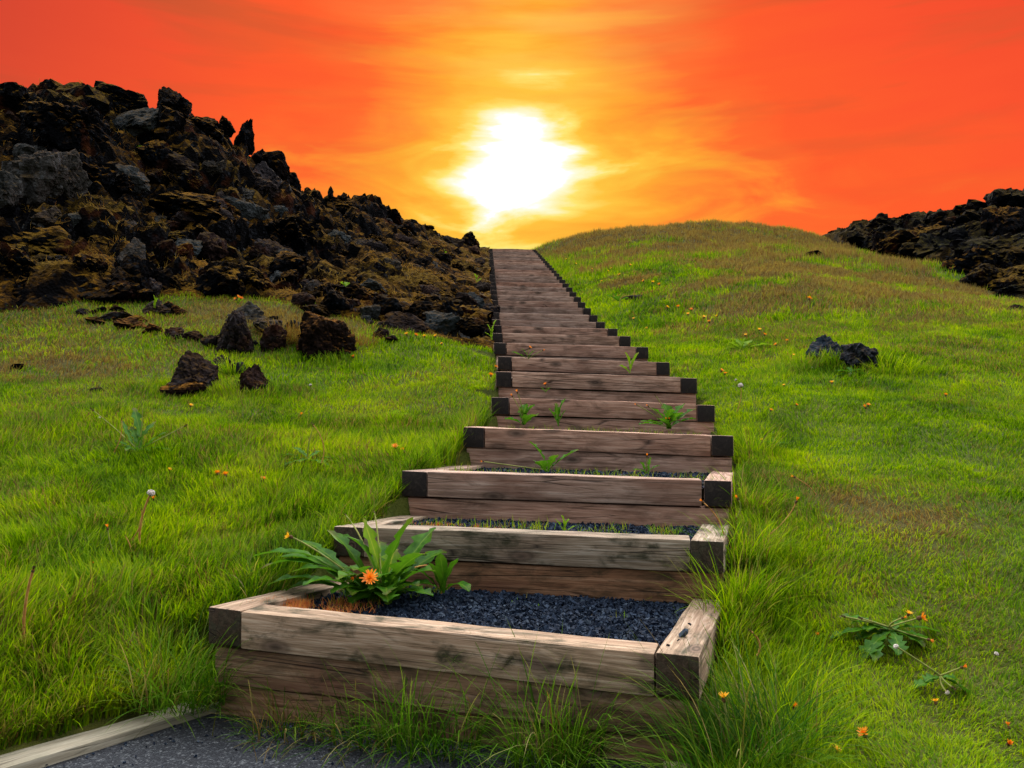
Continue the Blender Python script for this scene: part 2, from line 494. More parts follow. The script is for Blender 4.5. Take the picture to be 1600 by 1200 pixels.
# ground sheet
def axis(parts):
    out = []
    for a, b, s in parts:
        out.append(np.arange(a, b, s))
    return np.concatenate(out + [np.array([parts[-1][1]])])
gx = axis([(-160, -40, 12), (-40, -18, 1.5), (-18, -8, .22), (-8, 8, .075), (8, 18, .22), (18, 40, 1.5), (40, 160, 12)])
gy = axis([(-60, -10, 5), (-10, 1.5, .4), (1.5, 12, .075), (12, 42, .15), (42, 70, 1.2), (70, 220, 12)])
GX, GY = np.meshgrid(gx, gy)
GZ = ground_z(GX, GY)

def ground_material():
    k = NT('turf_soil')
    geo = k.n('ShaderNodeNewGeometry'); pos = geo.outputs['Position']
    n1 = k.noise(pos, .9, 5, .6); n2 = k.noise(pos, 14, 4, .6); n3 = k.noise(pos, 60, 3, .6)
    col = k.mix(k.mapr(n1, .4, .6), (.050, .075, .008), (.085, .080, .014))
    col = k.mix(k.mapr(n2, .4, .7), col, (.040, .055, .007))
    dr = k.n('ShaderNodeAttribute', attribute_name='dry')
    dcol = k.mix(k.mapr(n2, .35, .65), (.050, .032, .010), (.055, .048, .009))
    col = k.mix(dr.outputs['Fac'], col, dcol)
    return k.out(k.principled(col, .95, k.bump(k.math('ADD', n2, n3), .8, .02), .1))

def dryness(x, y):
    """0 lush .. 1 straw: where the turf is worn or browned"""
    sh = np.shape(x)
    n = fbm(p2(x, y, .8), 4, 41).reshape(sh); m = fbm(p2(x, y, 3.1), 3, 45).reshape(sh)
    d = .10 + .30 * n + .25 * m
    # high meadow turns brown
    d = d + .12 * sstep(7, 12, y) * (x > xR(y) + 1.0) + .70 * sstep(8, 18, y) * (x > xR(y) + .6) * sstep(-.30, .30, n + .5 * m + .25 * sstep(2.5, 7, x)) + .50 * sstep(25, 32, y) * (x > 0)
    # browned patch left, below the rocks
    d = d + .9 * np.exp(-(((x + 4.7) / 1.3) ** 2 + ((y - 8.3) / .75) ** 2)) * (.4 + .9 * (m + .4))
    d = d + .75 * np.exp(-(((x + 3.0) / 1.6) ** 2 + ((y - 10.3) / .7) ** 2))
    d = d + .45 * np.exp(-(((x + 6.0) / 2.0) ** 2 + ((y - 9.6) / .5) ** 2))
    # worn patch right
    d = d + .75 * np.exp(-(((x - 1.95) / .6) ** 2 + ((y - 4.75) / .55) ** 2)) * (.4 + (m + .4))
    return np.clip(d, 0, 1)

gm = grid_mesh('ground', GX, GY, GZ, [ground_material()])
fattr(gm, 'dry', dryness(GX, GY).ravel())
tag(link(bpy.data.objects.new('ground', gm)), kind='structure')

# asphalt
def asphalt_material():
    k = NT('asphalt')
    geo = k.n('ShaderNodeNewGeometry'); pos = geo.outputs['Position']
    c = k.vor(pos, 150, 'F1', 1)
    sp = k.n('ShaderNodeSeparateColor'); k.set(sp.inputs[0], c)
    d = k.vor(pos, 150)
    n1 = k.noise(pos, 3.5, 5, .6); n2 = k.noise(pos, 40, 4, .6)
    col = k.ramp(sp.outputs[0], [(0, (.008, .008, .010)), (.5, (.026, .027, .031)), (.82, (.050, .052, .056)), (1, (.13, .13, .13))])
    col = k.mix(k.mapr(n2, .4, .62), col, (.020, .020, .023))
    col = k.mix(k.math('MULTIPLY', k.mapr(n1, .55, .72), .6), col, (.018, .015, .012))
    h = k.math('SUBTRACT', k.math('MULTIPLY', n2, .5), d)
    return k.out(k.principled(col, .8, k.bump(h, .8, .006), .12))
px_ = np.linspace(0, 1, 60); py_ = np.linspace(0, 1, 90)
U, V = np.meshgrid(px_, py_)
PY = -6 + V * 9.6
PXl = board_x(PY) + 0.0; 
PX = PXl + (PR + .02 - PXl) * U
PY = np.minimum(PY, front_y(np.clip(PX, -2.5, 1)) + .03)
PZ = .003 + .006 * fbm(p2(PX, PY, 2.5), 3, 77).reshape(PX.shape)
tag(link(bpy.data.objects.new('path', grid_mesh('path', PX, PY, PZ, [asphalt_material()]))), kind='structure')

# ------------------------------------------------------------------ timbers
def timber(name, a, b, c, d, h, mats, parent, jit=.0022, seed=0, bevel=.007):
    """a,b = front top edge (left,right) c,d = back top edge (right,left); grain runs along the longer side"""
    a, b, c, d = (Vector(q) for q in (a, b, c, d))
    cen = (a + b + c + d) / 4 - Vector((0, 0, h / 2))
    along = ((b - a) + (c - d)) if (b - a).length > (d - a).length else ((d - a) + (c - b))
    ex = along.normalized()
    ez = Vector((0, 0, 1)); ey = ez.cross(ex).normalized(); ez = ex.cross(ey)
    R = Matrix((ex, ey, ez)).transposed()
    Ri = R.transposed()
    bm = bmesh.new()
    top = [bm.verts.new(Ri @ (q - cen)) for q in (a, b, c, d)]
    bot = [bm.verts.new(Ri @ (q - Vector((0, 0, h)) - cen)) for q in (a, b, c, d)]
    bm.faces.new(top); bm.faces.new(bot[::-1])
    for i in range(4):
        j = (i + 1) % 4
        bm.faces.new((top[j], top[i], bot[i], bot[j]))
    bmesh.ops.recalc_face_normals(bm, faces=bm.faces)
    sharp = [e for e in bm.edges]
    bmesh.ops.bevel(bm, geom=sharp, offset=bevel, segments=2, affect='EDGES', profile=.6)
    L = along.length / 2
    k = max(4, int(L / .09))
    for i in range(1, k):
        x = -L / 2 + L * i / k
        bmesh.ops.bisect_plane(bm, geom=bm.verts[:] + bm.edges[:] + bm.faces[:], plane_co=(x, 0, 0), plane_no=(1, 0, 0), dist=1e-5)
    co = np.array([v.co[:] for v in bm.verts])
    q = co * np.array([6, 40, 40]) + seed * 3.7
    off = np.stack([0 * co[:, 0], vnoise(q, 3), vnoise(q + 9, 4)], 1) * jit
    q2 = co * np.array([1.7, 0, 0]) + seed * 1.3
    bow = np.stack([0 * co[:, 0], vnoise(q2, 5), vnoise(q2 + 5, 6)], 1) * .007
    for v, o in zip(bm.verts, off + bow): v.co += Vector(o)
    bm.normal_update()
    for f in bm.faces:
        f.material_index = 1 if abs(f.normal.x) > .8 else 0
        f.smooth = True
    me = bpy.data.meshes.new(name)
    bm.to_mesh(me); bm.free()
    for m in mats: me.materials.append(m)
    me.set_sharp_from_angle(angle=math.radians(38))
    o = bpy.data.objects.new(name, me)
    link(o, parent)
    base = parent.location if parent is not None else Vector((0, 0, 0))
    o.matrix_local = Matrix.Translation(cen - base) @ R.to_4x4()
    return o

ORD = ['lowest', 'second', 'third', 'fourth', 'fifth', 'sixth', 'seventh', 'eighth', 'ninth', 'tenth', 'eleventh', 'twelfth', 'thirteenth', 'fourteenth', 'fifteenth',
       'sixteenth', 'seventeenth', 'eighteenth', 'nineteenth', 'twentieth', 'twenty-first', 'twenty-second', 'twenty-third', 'twenty-fourth', 'twenty-fifth',
       'twenty-sixth', 'twenty-seventh', 'twenty-eighth', 'twenty-ninth', 'thirtieth', 'thirty-first', 'thirty-second', 'topmost']
SPECIAL = {0: 'lowest wide grey timber step with gravel tread beside the asphalt path',
           1: 'second timber step from the path, large leafy dandelion in front of its left end',
           2: 'third timber step from the path with thin strip of gravel behind its pale edge',
           3: 'fourth timber step from the path with dark square end blocks on both sides',
           4: 'fifth timber step from the path with leafy weeds growing against its face',
           NST - 1: 'topmost timber step on the skyline under the sunset'}
def corner(i, side):
    r = S[i]
    return Vector((r[0], r[1], r[2])) if side == 'L' else Vector((r[3], r[4], r[5]))
def hor(v): return Vector((v.x, v.y, 0)).normalized()
gravel_quads = []
for i in range(NST):
    Lc, Rc = corner(i, 'L'), corner(i, 'R')
    e = (Rc - Lc).normalized()
    fw = Vector((-hor(e).y, hor(e).x, 0))
    lab = SPECIAL.get(i, f'brown timber step with dark end blocks, {ORD[i]} step up from the path')
    st = empty('timber_step', (Lc + Rc) / 2 - Vector((0, 0, 2 * TH)), lab, 'step', 'timber steps climbing the slope')
    wm = [M['wood_low'], M['end_low']] if i < 2 else [M['wood_high'], M['end']]
    wl = [M['wood_damp'], M['end_low']] if i < 2 else wm
    dn = Vector((0, 0, TH + .008))
    # next step's front line
    if i < NST - 1:
        L2, R2 = corner(i + 1, 'L'), corner(i + 1, 'R')
    else:
        L2, R2 = Lc + fw * .95, Rc + fw * .95
    e2 = (R2 - L2).normalized()
    f2 = Vector((-hor(e2).y, hor(e2).x, 0))
    zslope = (Rc.z - Lc.z)
    def level(v, zl): return Vector((v.x, v.y, zl))
    gap = .004
    # front beam between the side beams
    a = Lc + e * (TW + gap); b = Rc - e * (TW + gap)
    sink = Vector((0, 0, .003 * ((i * 7) % 3 - 1)))
    timber('front_beam', a + sink, b + sink, b + fw * TW + sink, a + fw * TW + sink, TH, wm, st, seed=i * 5)
    # lower course over the full width, a little recessed
    lo = fw * .016
    timber('lower_beam', Lc - dn + lo + e * .02, Rc - dn + lo - e * .004, Rc - dn + fw * TW + lo - e * .004, Lc - dn + fw * TW + lo + e * .02, TH, wl, st, seed=i * 5 + 1)
    if i == 0:
        dn2 = dn * 2
        timber('footing_beam', Lc - dn2 + lo * 2 + e * .04, Rc - dn2 + lo * 2 - e * .01, Rc - dn2 + fw * TW - e * .01, Lc - dn2 + fw * TW + e * .04, TH, wl, st, seed=91)
    # side beams running back to the next riser
    back = Vector((0, 0, 0)) - f2 * .006
    la, lb = Lc, Lc + e * TW
    dip = .03 if i else .022
    lc, ld = level(L2 + e2 * TW, lb.z - dip) + back, level(L2, la.z - dip) + back
    timber('side_beam', la, lb, lc, ld, TH, wm, st, seed=i * 5 + 2)
    ra, rb = Rc - e * TW, Rc
    rc, rd = level(R2, rb.z - dip) + back, level(R2 - e2 * TW, ra.z - dip) + back
    timber('side_beam', ra, rb, rc, rd, TH, wm, st, seed=i * 5 + 3)
    gravel_quads.append((a + fw * TW, b + fw * TW, level(R2 - e2 * TW, ra.z), level(L2 + e2 * TW, lb.z)))

# ------------------------------------------------------------------ gravel: bed sheets and loose chips
def chip_verts(n, rng):
    """n little angular stones, unit size: 8 jittered cube corners each"""
    base = np.array([[x, y, z] for x in (-1, 1) for y in (-1, 1) for z in (-1, 1)], float) * .62
    v = base[None] + rng.normal(0, .24, (n, 8, 3))
    return v
CUBE_F = np.array([[0, 1, 3, 2], [4, 6, 7, 5], [0, 4, 5, 1], [2, 3, 7, 6], [0, 2, 6, 4], [1, 5, 7, 3]])
def rot_mats(n, rng):
    q = rng.normal(size=(n, 4)); q /= np.linalg.norm(q, axis=1, keepdims=True)
    w, x, y, z = q.T
    return np.stack([np.stack([1 - 2 * (y * y + z * z), 2 * (x * y - z * w), 2 * (x * z + y * w)], 1),
                     np.stack([2 * (x * y + z * w), 1 - 2 * (x * x + z * z), 2 * (y * z - x * w)], 1),
                     np.stack([2 * (x * z - y * w), 2 * (y * z + x * w), 1 - 2 * (x * x + y * y)], 1)], 1)
GV, GQ = [], []
GN = 0
def add_chips(pos, size):
    global GN
    n = len(pos)
    v = chip_verts(n, RNG) * np.array([1, .8, .5])
    v = np.einsum('nij,nkj->nki', rot_mats(n, RNG), v) * size[:, None, None] + pos[:, None, :]
    GV.append(v.reshape(-1, 3))
    GQ.append((CUBE_F[None] + (np.arange(n) * 8)[:, None, None] + GN).reshape(-1, 4))
    GN += n * 8
for i, (a, b, c, d) in enumerate(gravel_quads):
    drop = .062 if i < 3 else .045
    m = 24
    u, v = np.meshgrid(np.linspace(-.01, 1.01, m), np.linspace(-.01, 1.01, m))
    A, B, C, D = (np.array(q) for q in (a, b, c, d))
    Q = ((1 - u) * (1 - v))[..., None] * A + (u * (1 - v))[..., None] * B + (u * v)[..., None] * C + ((1 - u) * v)[..., None] * D
    Q[..., 2] -= drop - .012 * fbm(p2(Q[..., 0], Q[..., 1], 3), 2, 51).reshape(m, m)
    idx = np.arange(m * m).reshape(m, m) + GN
    GV.append(Q.reshape(-1, 3)); GQ.append(np.stack([idx[:-1, :-1], idx[:-1, 1:], idx[1:, 1:], idx[1:, :-1]], -1).reshape(-1, 4)); GN += m * m
    cnt = [9500, 7000, 4500, 2000, 900, 400, 300][i] if i < 7 else 0
    if cnt:
        u, v = RNG.random(cnt), RNG.random(cnt)
        q = ((1 - u) * (1 - v))[:, None] * A + (u * (1 - v))[:, None] * B + (u * v)[:, None] * C + ((1 - u) * v)[:, None] * D
        q[:, 2] -= drop - .004 - RNG.random(cnt) * .012
        # heaped against the riser on the left of step 2 and 3
        add_chips(q, RNG.uniform(.005, .013, cnt) * RNG.choice([1, 1, 1, 1.5], cnt))
# strays on the asphalt and on the lowest right side beam
q = np.stack([RNG.uniform(-1.6, .45, 420), RNG.uniform(2.3, 3.2, 420), np.zeros(420) + .006], 1)
q = q[in_path(q[:, 0], q[:, 1], .02) & (RNG.random(420) < sstep(.9, .1, front_y(q[:, 0]) - q[:, 1]))]
add_chips(q, RNG.uniform(.002, .008, len(q)))
for px, py, s in ((1068, 990, .020), (1078, 975, .010), (1045, 1008, .008), (1060, 1000, .006)):
    v = P(px, py, 2.95 + (1020 - py) * .006)
    zt = S[0, 5] + .006
    t = (EYE - zt) / (EYE - v.z); v = Vector((v.x * t, v.y * t, zt))
    add_chips(np.array([v]), np.array([s]))
gq = np.concatenate(GQ)
def gravel_material():
    k = NT('slate_gravel')
    geo = k.n('ShaderNodeNewGeometry'); pos = geo.outputs['Position']
    r = geo.outputs['Random Per Island']
    n = k.noise(pos, 90, 3, .6)
    col = k.ramp(r, [(0, (.003, .005, .010)), (.55, (.008, .013, .025)), (.9, (.020, .031, .052)), (1, (.06, .075, .095))])
    col = k.mix(k.mapr(n, .5, .7), col, (.018, .024, .036))
    return k.out(k.principled(col, .6, k.bump(n, .3, .003), .06))
gme = np_mesh('gravel', np.concatenate(GV), gq.ravel(), np.arange(len(gq)) * 4, np.full(len(gq), 4), [gravel_material()])
tag(link(bpy.data.objects.new('gravel', gme)), 'dark blue grey crushed stone on the step treads', 'gravel', kind='stuff')

# edging boards of the path
bz = .028
def board(name, p, q, w, lab):
    p, q = Vector(p), Vector(q)
    e = (q - p).normalized(); n = Vector((-e.y, e.x, 0))
    o = timber(name, p, p - n * w, q - n * w, q, .07, [M['wood_pale'], M['end']], None, seed=33, bevel=.004)
    return tag(o, lab, 'edging board')
board('edging_board', (board_x(2.0) - .13, 2.0, bz + .01), (board_x(3.44) - .06, 3.44, bz + .012), .12, 'pale weathered edging board along the left side of the asphalt path')
board('edging_board', (PR - .03, 1.2, bz), (PR + .02, 2.80, bz + .01), .10, 'short end of weathered edging board under long grass at right of the path')

# ------------------------------------------------------------------ lava slopes
def lava_relief(x, y, seed):
    p = p2(x, y, 1.0)
    # warp so blocks are not square
    p[:, 0] += .25 * vnoise(p * 1.3, seed + 50); p[:, 1] += .25 * vnoise(p * 1.3 + 7, seed + 51)
    h = 0
    for s, a in ((.55, .55), (1.2, .46), (2.6, .26), (5.5, .12)):
        r, t, g = cells(p * s + seed, seed + int(s * 10))
        dome = np.sqrt(np.maximum(0, 1 - (cells.f1 / .85) ** 2)) - .55
        h = h + a * (.75 * (r - .45) + .75 * dome + .55 * t - .22 * sstep(.10, 0, g))
    h = h + .13 * fbm(p * 6, 4, seed + 60, .65)
    return h.reshape(np.shape(x)) - .22

def lava_surface(x, y, inside, seed, amp):
    z = base_z(x, y)
    h = lava_relief(x, y, seed)
    m = sstep(-.1, 1.1, inside)
    return z + (h * amp) * m + .10 * m - (1 - sstep(-.35, .35, inside)) * .7

def amp_left(x, y):
    return .30 + .75 * sstep(.4, 4.0, xL(y) - x)

def make_lava(name, xs, ys, inside_fn, seed, ampf, mat):
    X, Y = np.meshgrid(xs, ys)
    I = inside_fn(X, Y)
    Z = lava_surface(X, Y, I, seed, ampf(X, Y))
    # push sideways a little so faces overhang
    jx = .09 * fbm(p2(X, Y, 4.0), 2, seed + 70).reshape(X.shape); jy = .09 * fbm(p2(X, Y, 4.0), 2, seed + 74).reshape(X.shape)
    k = sstep(0, .6, I)
    me = grid_mesh(name, X + jx * k, Y + jy * k, Z, [mat], smooth=False)
    # keep only faces that belong to the flow
    keep = I > -.6
    bm = bmesh.new(); bm.from_mesh(me)
    kf = keep.ravel()
    bmesh.ops.delete(bm, geom=[v for v in bm.verts if not kf[v.index]], context='VERTS')
    bm.to_mesh(me); bm.free()
    return tag(link(bpy.data.objects.new(name, me)), kind='structure')
make_lava('lava_slope', axis([(-19, -9, .10), (-9, -.2, .065)]), axis([(8.2, 16, .065), (16, 24, .09), (24, 40, .14)]), lava_left, 3, amp_left, M['lava'])
def amp_right(x, y): return .85 + 0 * x
make_lava('lava_ridge', axis([(10, 25, .13)]), axis([(9, 38, .14)]), lava_right, 14, amp_right, M['lava_far'])

# ------------------------------------------------------------------ rocks
def rock_mesh(name, seed, subdiv=4, planes=13, rough=.10, blocky=.12, lo=.55, taper=0.0):
    rng = np.random.default_rng(seed)
    bm = bmesh.new(); bmesh.ops.create_icosphere(bm, subdivisions=subdiv, radius=1)
    d = np.array([v.co[:] for v in bm.verts])
    nrm = rng.normal(size=(planes, 3)); nrm /= np.linalg.norm(nrm, axis=1, keepdims=True)
    off = rng.uniform(lo, 1.0, planes)
    dots = d @ nrm.T
    r = np.where(dots > .05, off / np.maximum(dots, .05), 9).min(1)
    r = np.minimum(r, 1.25)
    p = d * r[:, None]
    rr, tt, gg = cells(p * 2.4 + seed, seed, 3)
    p = p + d * (blocky * ((rr - .5) + .8 * tt - .5 * sstep(.14, 0, gg)))[:, None]
    rr, tt, gg = cells(p * 5.5 + seed, seed + 9, 3)
    p = p + d * (blocky * .45 * ((rr - .5) + .8 * tt - .4 * sstep(.12, 0, gg)))[:, None]
    p = p + d * (rough * fbm(p * 6 + seed, 4, seed + 20, .6))[:, None]
    lo_, hi_ = p.min(0), p.max(0)
    p = (p - (lo_ + hi_) / 2) / ((hi_ - lo_) / 2)
    p[:, :2] *= (1 - taper * np.clip(p[:, 2:] * .5 + .5, 0, 1))
    for v, c in zip(bm.verts, p): v.co = c
    me = bpy.data.meshes.new(name); bm.to_mesh(me); bm.free()
    return me
VAR = {}
for s in range(12):
    VAR[s] = rock_mesh('rock', 100 + s, 4, 10 + s % 6, .05 + .035 * (s % 3), .10 + .05 * (s % 2), .5)
BIG = {s: rock_mesh('rock', 300 + s, 5, 10 + s, .08, .15, .5) for s in range(5)}
for s, tp in ((5, .28), (6, .42), (7, .42), (8, .25), (9, .06)):
    BIG[s] = rock_mesh('rock', 320 + s, 5, 9 + s, .06, .12, .55, tp)
_rm = {}
def rock_data(var, mat):
    key = (var, mat)
    if key not in _rm:
        me = (BIG[var[1]] if isinstance(var, tuple) else VAR[var]).copy()
        me.materials.clear(); me.materials.append(M[mat])
        _rm[key] = me
    return _rm[key]
def rock(px, py, w, h, d, var, mat, label, name='lava_rock', cat='rock', group=None, tilt=0.0, rz=0.0, deep=1.0, seat=False):
    """px,py: centre in the photo; w,h: size in photo pixels; d: distance"""
    if seat:
        g = hit(px, py + h * .46)
        d = g.y + .35 * w * g.y / F
        h, py = h * 1.25, py + h * .125
    s = d / F / 2
    o = bpy.data.objects.new(name, rock_data(var, mat))
    o.location = P(px, py, d + .3 * w * s)
    o.scale = (w * s, (w + h) * .5 * s * deep, h * s)
    o.rotation_euler = (0, tilt, rz)
    link(o)
    return tag(o, label, cat, group)

B = lambda i: ('b', i)
# distances are guesses; heights and widths come from the photo
# skyline crags, left
rock(85, 172, 104, 72, 16.3, B(0), 'lava', 'rounded lumpy lava crag at the far left of the skyline', 'lava_crag', 'crag', rz=.4)
rock(20, 170, 90, 70, 15.2, 3, 'lava', 'brownish lava hump at the left edge of the photo, skyline', 'lava_crag', 'crag')
rock(192, 172, 104, 76, 16.6, B(9), 'lava', 'broad flat-topped lava crag with an upturned left horn on the skyline', 'lava_crag', 'crag', tilt=.10)
rock(156, 148, 26, 44, 16.5, 2, 'rock_dark', 'small upright horn of rock at the left end of the broad crag', 'lava_crag', 'crag')
rock(268, 166, 46, 72, 16.9, B(5), 'rock_dark', 'leaning pillar of dark rock standing on the skyline', 'lava_crag', 'crag', tilt=-.30)
rock(285, 172, 30, 34, 16.9, 7, 'lava', 'stubby rock leaning against the foot of the leaning pillar', 'lava_crag', 'crag')
rock(384, 214, 38, 62, 18.4, B(6), 'rock_dark', 'pointed rock jutting out from the skyline with a sharp nose', 'lava_crag', 'crag', tilt=.35)
rock(352, 200, 30, 34, 18.2, 8, 'lava', 'squat rock just left of the jutting pointed rock', 'lava_crag', 'crag')
rock(406, 244, 26, 28, 18.8, 9, 'rock_dark', 'small square rock sticking up below the jutting pointed rock', 'lava_crag', 'crag')
rock(325, 205, 60, 46, 17.6, 1, 'lava', 'knobbly lava lump between the leaning pillar and the jutting rock', 'lava_crag', 'crag')
rock(425, 268, 60, 60, 19, 6, 'lava', 'bulging lava block on the descending skyline', 'lava_crag', 'crag')
rock(453, 292, 36, 48, 19.6, 10, 'lava', 'dark shoulder of lava above the dip in the skyline', 'lava_crag', 'crag')
rock(528, 326, 60, 38, 21.6, 11, 'lava', 'jagged lava block with a spike beyond the dip in the skyline', 'lava_crag', 'crag')
rock(516, 302, 9, 24, 21.6, 4, 'rock_dark', 'thin rock spike standing up on the jagged block', 'lava_crag', 'crag')
rock(536, 308, 14, 16, 21.6, 2, 'rock_dark', 'stubby knob beside the thin rock spike', 'lava_crag', 'crag')
rock(578, 334, 44, 24, 22.8, 0, 'lava', 'low lava knob on the skyline left of a rounded peak', 'lava_crag', 'crag')
rock(612, 340, 34, 26, 23.8, 3, 'lava', 'rounded dark peak on the lower skyline', 'lava_crag', 'crag')
rock(655, 360, 50, 18, 25.8, 5, 'lava', 'flat dark lava hump where the skyline nears the stairs', 'lava_crag', 'crag')
# large blocks on the left slope
rock(72, 284, 118, 118, 12.7, B(2), 'rock_grey', 'huge upright grey-faced block with a mossy top, left edge of slope', 'lava_boulder', 'boulder', deep=.8)
rock(98, 205, 120, 84, 14.3, B(3), 'lava', 'big rounded brown boulder below the skyline crags', 'lava_boulder', 'boulder')
rock(8, 300, 50, 60, 12.0, 7, 'rock_grey', 'grey smooth-faced boulder cut off by the left edge of the photo', 'lava_boulder', 'boulder')
rock(75, 340, 54, 44, 11.6, 9, 'rock_grey', 'small pale grey rock at the foot of the huge upright block', 'lava_boulder', 'boulder')
rock(204, 402, 48, 66, 11.4, 2, 'rock_grey', 'pointed grey slab hanging in the middle of the left slope', 'lava_boulder', 'boulder', tilt=.1)
rock(345, 440, 96, 68, 11.2, B(4), 'rock_dark', 'black boulder with a pale fractured right face at the slope foot', 'lava_boulder', 'boulder')
rock(262, 405, 40, 60, 12, 6, 'rock_dark', 'narrow upright dark rock right of the pointed grey slab', 'lava_boulder', 'boulder')
rock(40, 440, 130, 110, 10.6, B(0), 'lava', 'massive black lava mound at the left end of the lawn', 'lava_boulder', 'boulder')
rock(140, 440, 90, 80, 10.9, B(1), 'lava', 'broad black lava mound between the grey slab and the lawn', 'lava_boulder', 'boulder', rz=1)
rock(300, 330, 120, 60, 14.0, 1, 'lava', 'wide moss-draped lava ledge in the middle of the slope', 'lava_boulder', 'boulder')
rock(430, 370, 100, 60, 15.0, B(3), 'lava', 'dark bulging lava mass right of the mossy ledge', 'lava_boulder', 'boulder', rz=2)
rock(580, 449, 50, 26, 12.6, 8, 'rock_grey', 'smooth grey slab of rock lying above the reddish boulder', 'lava_boulder', 'boulder', tilt=.12)
rock(604, 485, 52, 44, 10.9, 10, 'rock_dark', 'dark angular block with flat grey top at the slope foot', 'lava_boulder', 'boulder')
rock(675, 498, 90, 46, 10.9, B(4), 'rock_dark', 'wide dark rock pile piece beside the lower left edge of the stairs', 'lava_boulder', 'boulder', rz=.7)
rock(735, 512, 50, 34, 10.6, 11, 'rock_dark', 'dark grey rock at the grass edge nearest the stairs', 'lava_boulder', 'boulder')
# foot-of-slope and lawn rocks
rock(303, 586, 100, 80, 7.4, B(5), 'rock_brown', 'large domed dark rock with rusty base alone on the left lawn', 'lava_boulder', 'boulder', rz=.5, seat=True)
rock(290, 612, 70, 34, 7.2, 5, 'rock_moss', 'rust-orange rock slab leaning at the foot of the domed rock', 'lava_boulder', 'boulder', seat=True)
rock(398, 597, 86, 58, 7.4, B(6), 'rock_brown', 'low wedge-shaped dark rock right of the domed rock on the lawn', 'lava_boulder', 'boulder', tilt=.15, seat=True)
rock(345, 566, 30, 24, 8.1, 4, 'rock_blue', 'small blue-grey lichen rock behind the domed rock, left of two', 'lava_rock', seat=True)
rock(373, 577, 28, 24, 8.0, 6, 'rock_blue', 'small blue-grey lichen rock behind the wedge rock, right of two', 'lava_rock', seat=True)
rock(510, 530, 96, 84, 9.2, B(9), 'rock_moss', 'squared dark boulder capped with orange-brown moss at the lawn edge', 'lava_boulder', 'boulder', rz=.3, seat=True)
rock(515, 492, 64, 14, 10.0, 3, 'rock_dark', 'thin flat grey rock lying behind the orange-capped boulder', 'lava_rock', seat=True)
rock(370, 524, 72, 78, 9.4, B(7), 'rock_brown', 'upright pinkish brown pointed rock at the lawn edge', 'lava_boulder', 'boulder', tilt=-.12, seat=True)
rock(383, 490, 72, 42, 10.2, 9, 'rock_grey', 'tilted grey slab resting behind the pinkish brown pointed rock', 'lava_boulder', 'boulder', tilt=-.2, seat=True)
rock(428, 530, 40, 46, 9.6, 7, 'rock_brown', 'dark hollow rock draped in dry straw beside the pointed rock', 'lava_boulder', 'boulder', seat=True)
rock(210, 508, 54, 30, 9.9, 0, 'rock_moss', 'flat orange-topped rock at the left end of a low row of stones', 'lava_rock', seat=True)
rock(240, 516, 40, 22, 9.8, 8, 'rock_moss', 'low stone just right of the flat orange-topped rock', 'lava_rock', seat=True)
rock(272, 522, 34, 24, 9.7, 11, 'rock_brown', 'dark stone in the middle of the low row of stones', 'lava_rock', seat=True)
rock(305, 527, 34, 22, 9.6, 1, 'rock_brown', 'stone near the right end of the low row of stones', 'lava_rock', seat=True)
rock(334, 535, 36, 26, 9.5, 5, 'rock_brown', 'last stone of the low row touching the pointed rock', 'lava_rock', seat=True)
rock(28, 574, 22, 13, 8.0, 3, 'rock_dark', 'small dark stone sunk in the lawn near the left edge', 'stone', 'stone', seat=True)
rock(152, 611, 26, 12, 7.2, 6, 'rock_brown', 'flat brown stone sunk in the browned lawn patch', 'stone', 'stone', seat=True)
# right meadow
rock(1297, 550, 78, 60, 9.2, B(8), 'rock_blue', 'lumpy blue-grey rock in the right meadow, higher of a pair', 'lava_boulder', 'boulder', seat=True)
rock(1342, 562, 82, 50, 9.3, B(9), 'rock_blue', 'flat-topped rock with ochre moss beside the lumpy blue-grey rock', 'lava_boulder', 'boulder', rz=.8, seat=True)
rock(1587, 482, 24, 14, 15.2, 4, 'rock_brown', 'small brown stone at the right edge of the meadow', 'stone', 'stone', seat=True)
rock(990, 467, 34, 12, 14.5, 6, 'rock_grey', 'flat grey stone sunk in the grass right of the stairs', 'stone', 'stone', seat=True)
rock(1270, 398, 30, 12, 23.5, 7, 'rock_dark', 'small dark outcrop on the flank of the grassy hill', 'stone', 'stone', seat=True)
# right ridge crags
rock(1412, 362, 62, 48, 33, B(0), 'lava_far', 'flat-topped lava crag near the left end of the right ridge', 'lava_crag', 'crag')
rock(1368, 372, 44, 30, 32, 5, 'lava_far', 'low lava crag at the left tip of the right ridge', 'lava_crag', 'crag')
rock(1345, 380, 34, 16, 31, 3, 'lava_far', 'small lava lump where the right ridge meets the hill', 'lava_crag', 'crag')
rock(1470, 366, 50, 30, 32, 8, 'lava_far', 'mossy-topped lava block in the saddle of the right ridge', 'lava_crag', 'crag')
rock(1512, 348, 56, 44, 31, B(2), 'lava_far', 'rounded dark lava mass climbing toward the right skyline', 'lava_crag', 'crag')
rock(1555, 335, 56, 50, 30.5, 1, 'lava_far', 'lava shoulder under the square crag, right skyline', 'lava_crag', 'crag')
rock(1592, 322, 42, 46, 30, 9, 'lava_far', 'square lava crag at the right edge of the photo, skyline', 'lava_crag', 'crag')
rock(1400, 400, 80, 40, 28, 10, 'lava_far', 'rounded black lava lobe bordering the hillside grass', 'lava_boulder', 'boulder')
rock(1480, 420, 70, 46, 25, B(4), 'lava_far', 'black lava lobe with grey lumps in the middle of the right ridge', 'lava_boulder', 'boulder')
rock(1556, 400, 90, 60, 25, B(3), 'lava_far', 'lava lobe with ochre moss streaks at right', 'lava_boulder', 'boulder')
rock(1565, 440, 50, 44, 20.5, 2, 'lava_far', 'bluish rounded rock low on the right ridge', 'lava_boulder', 'boulder')

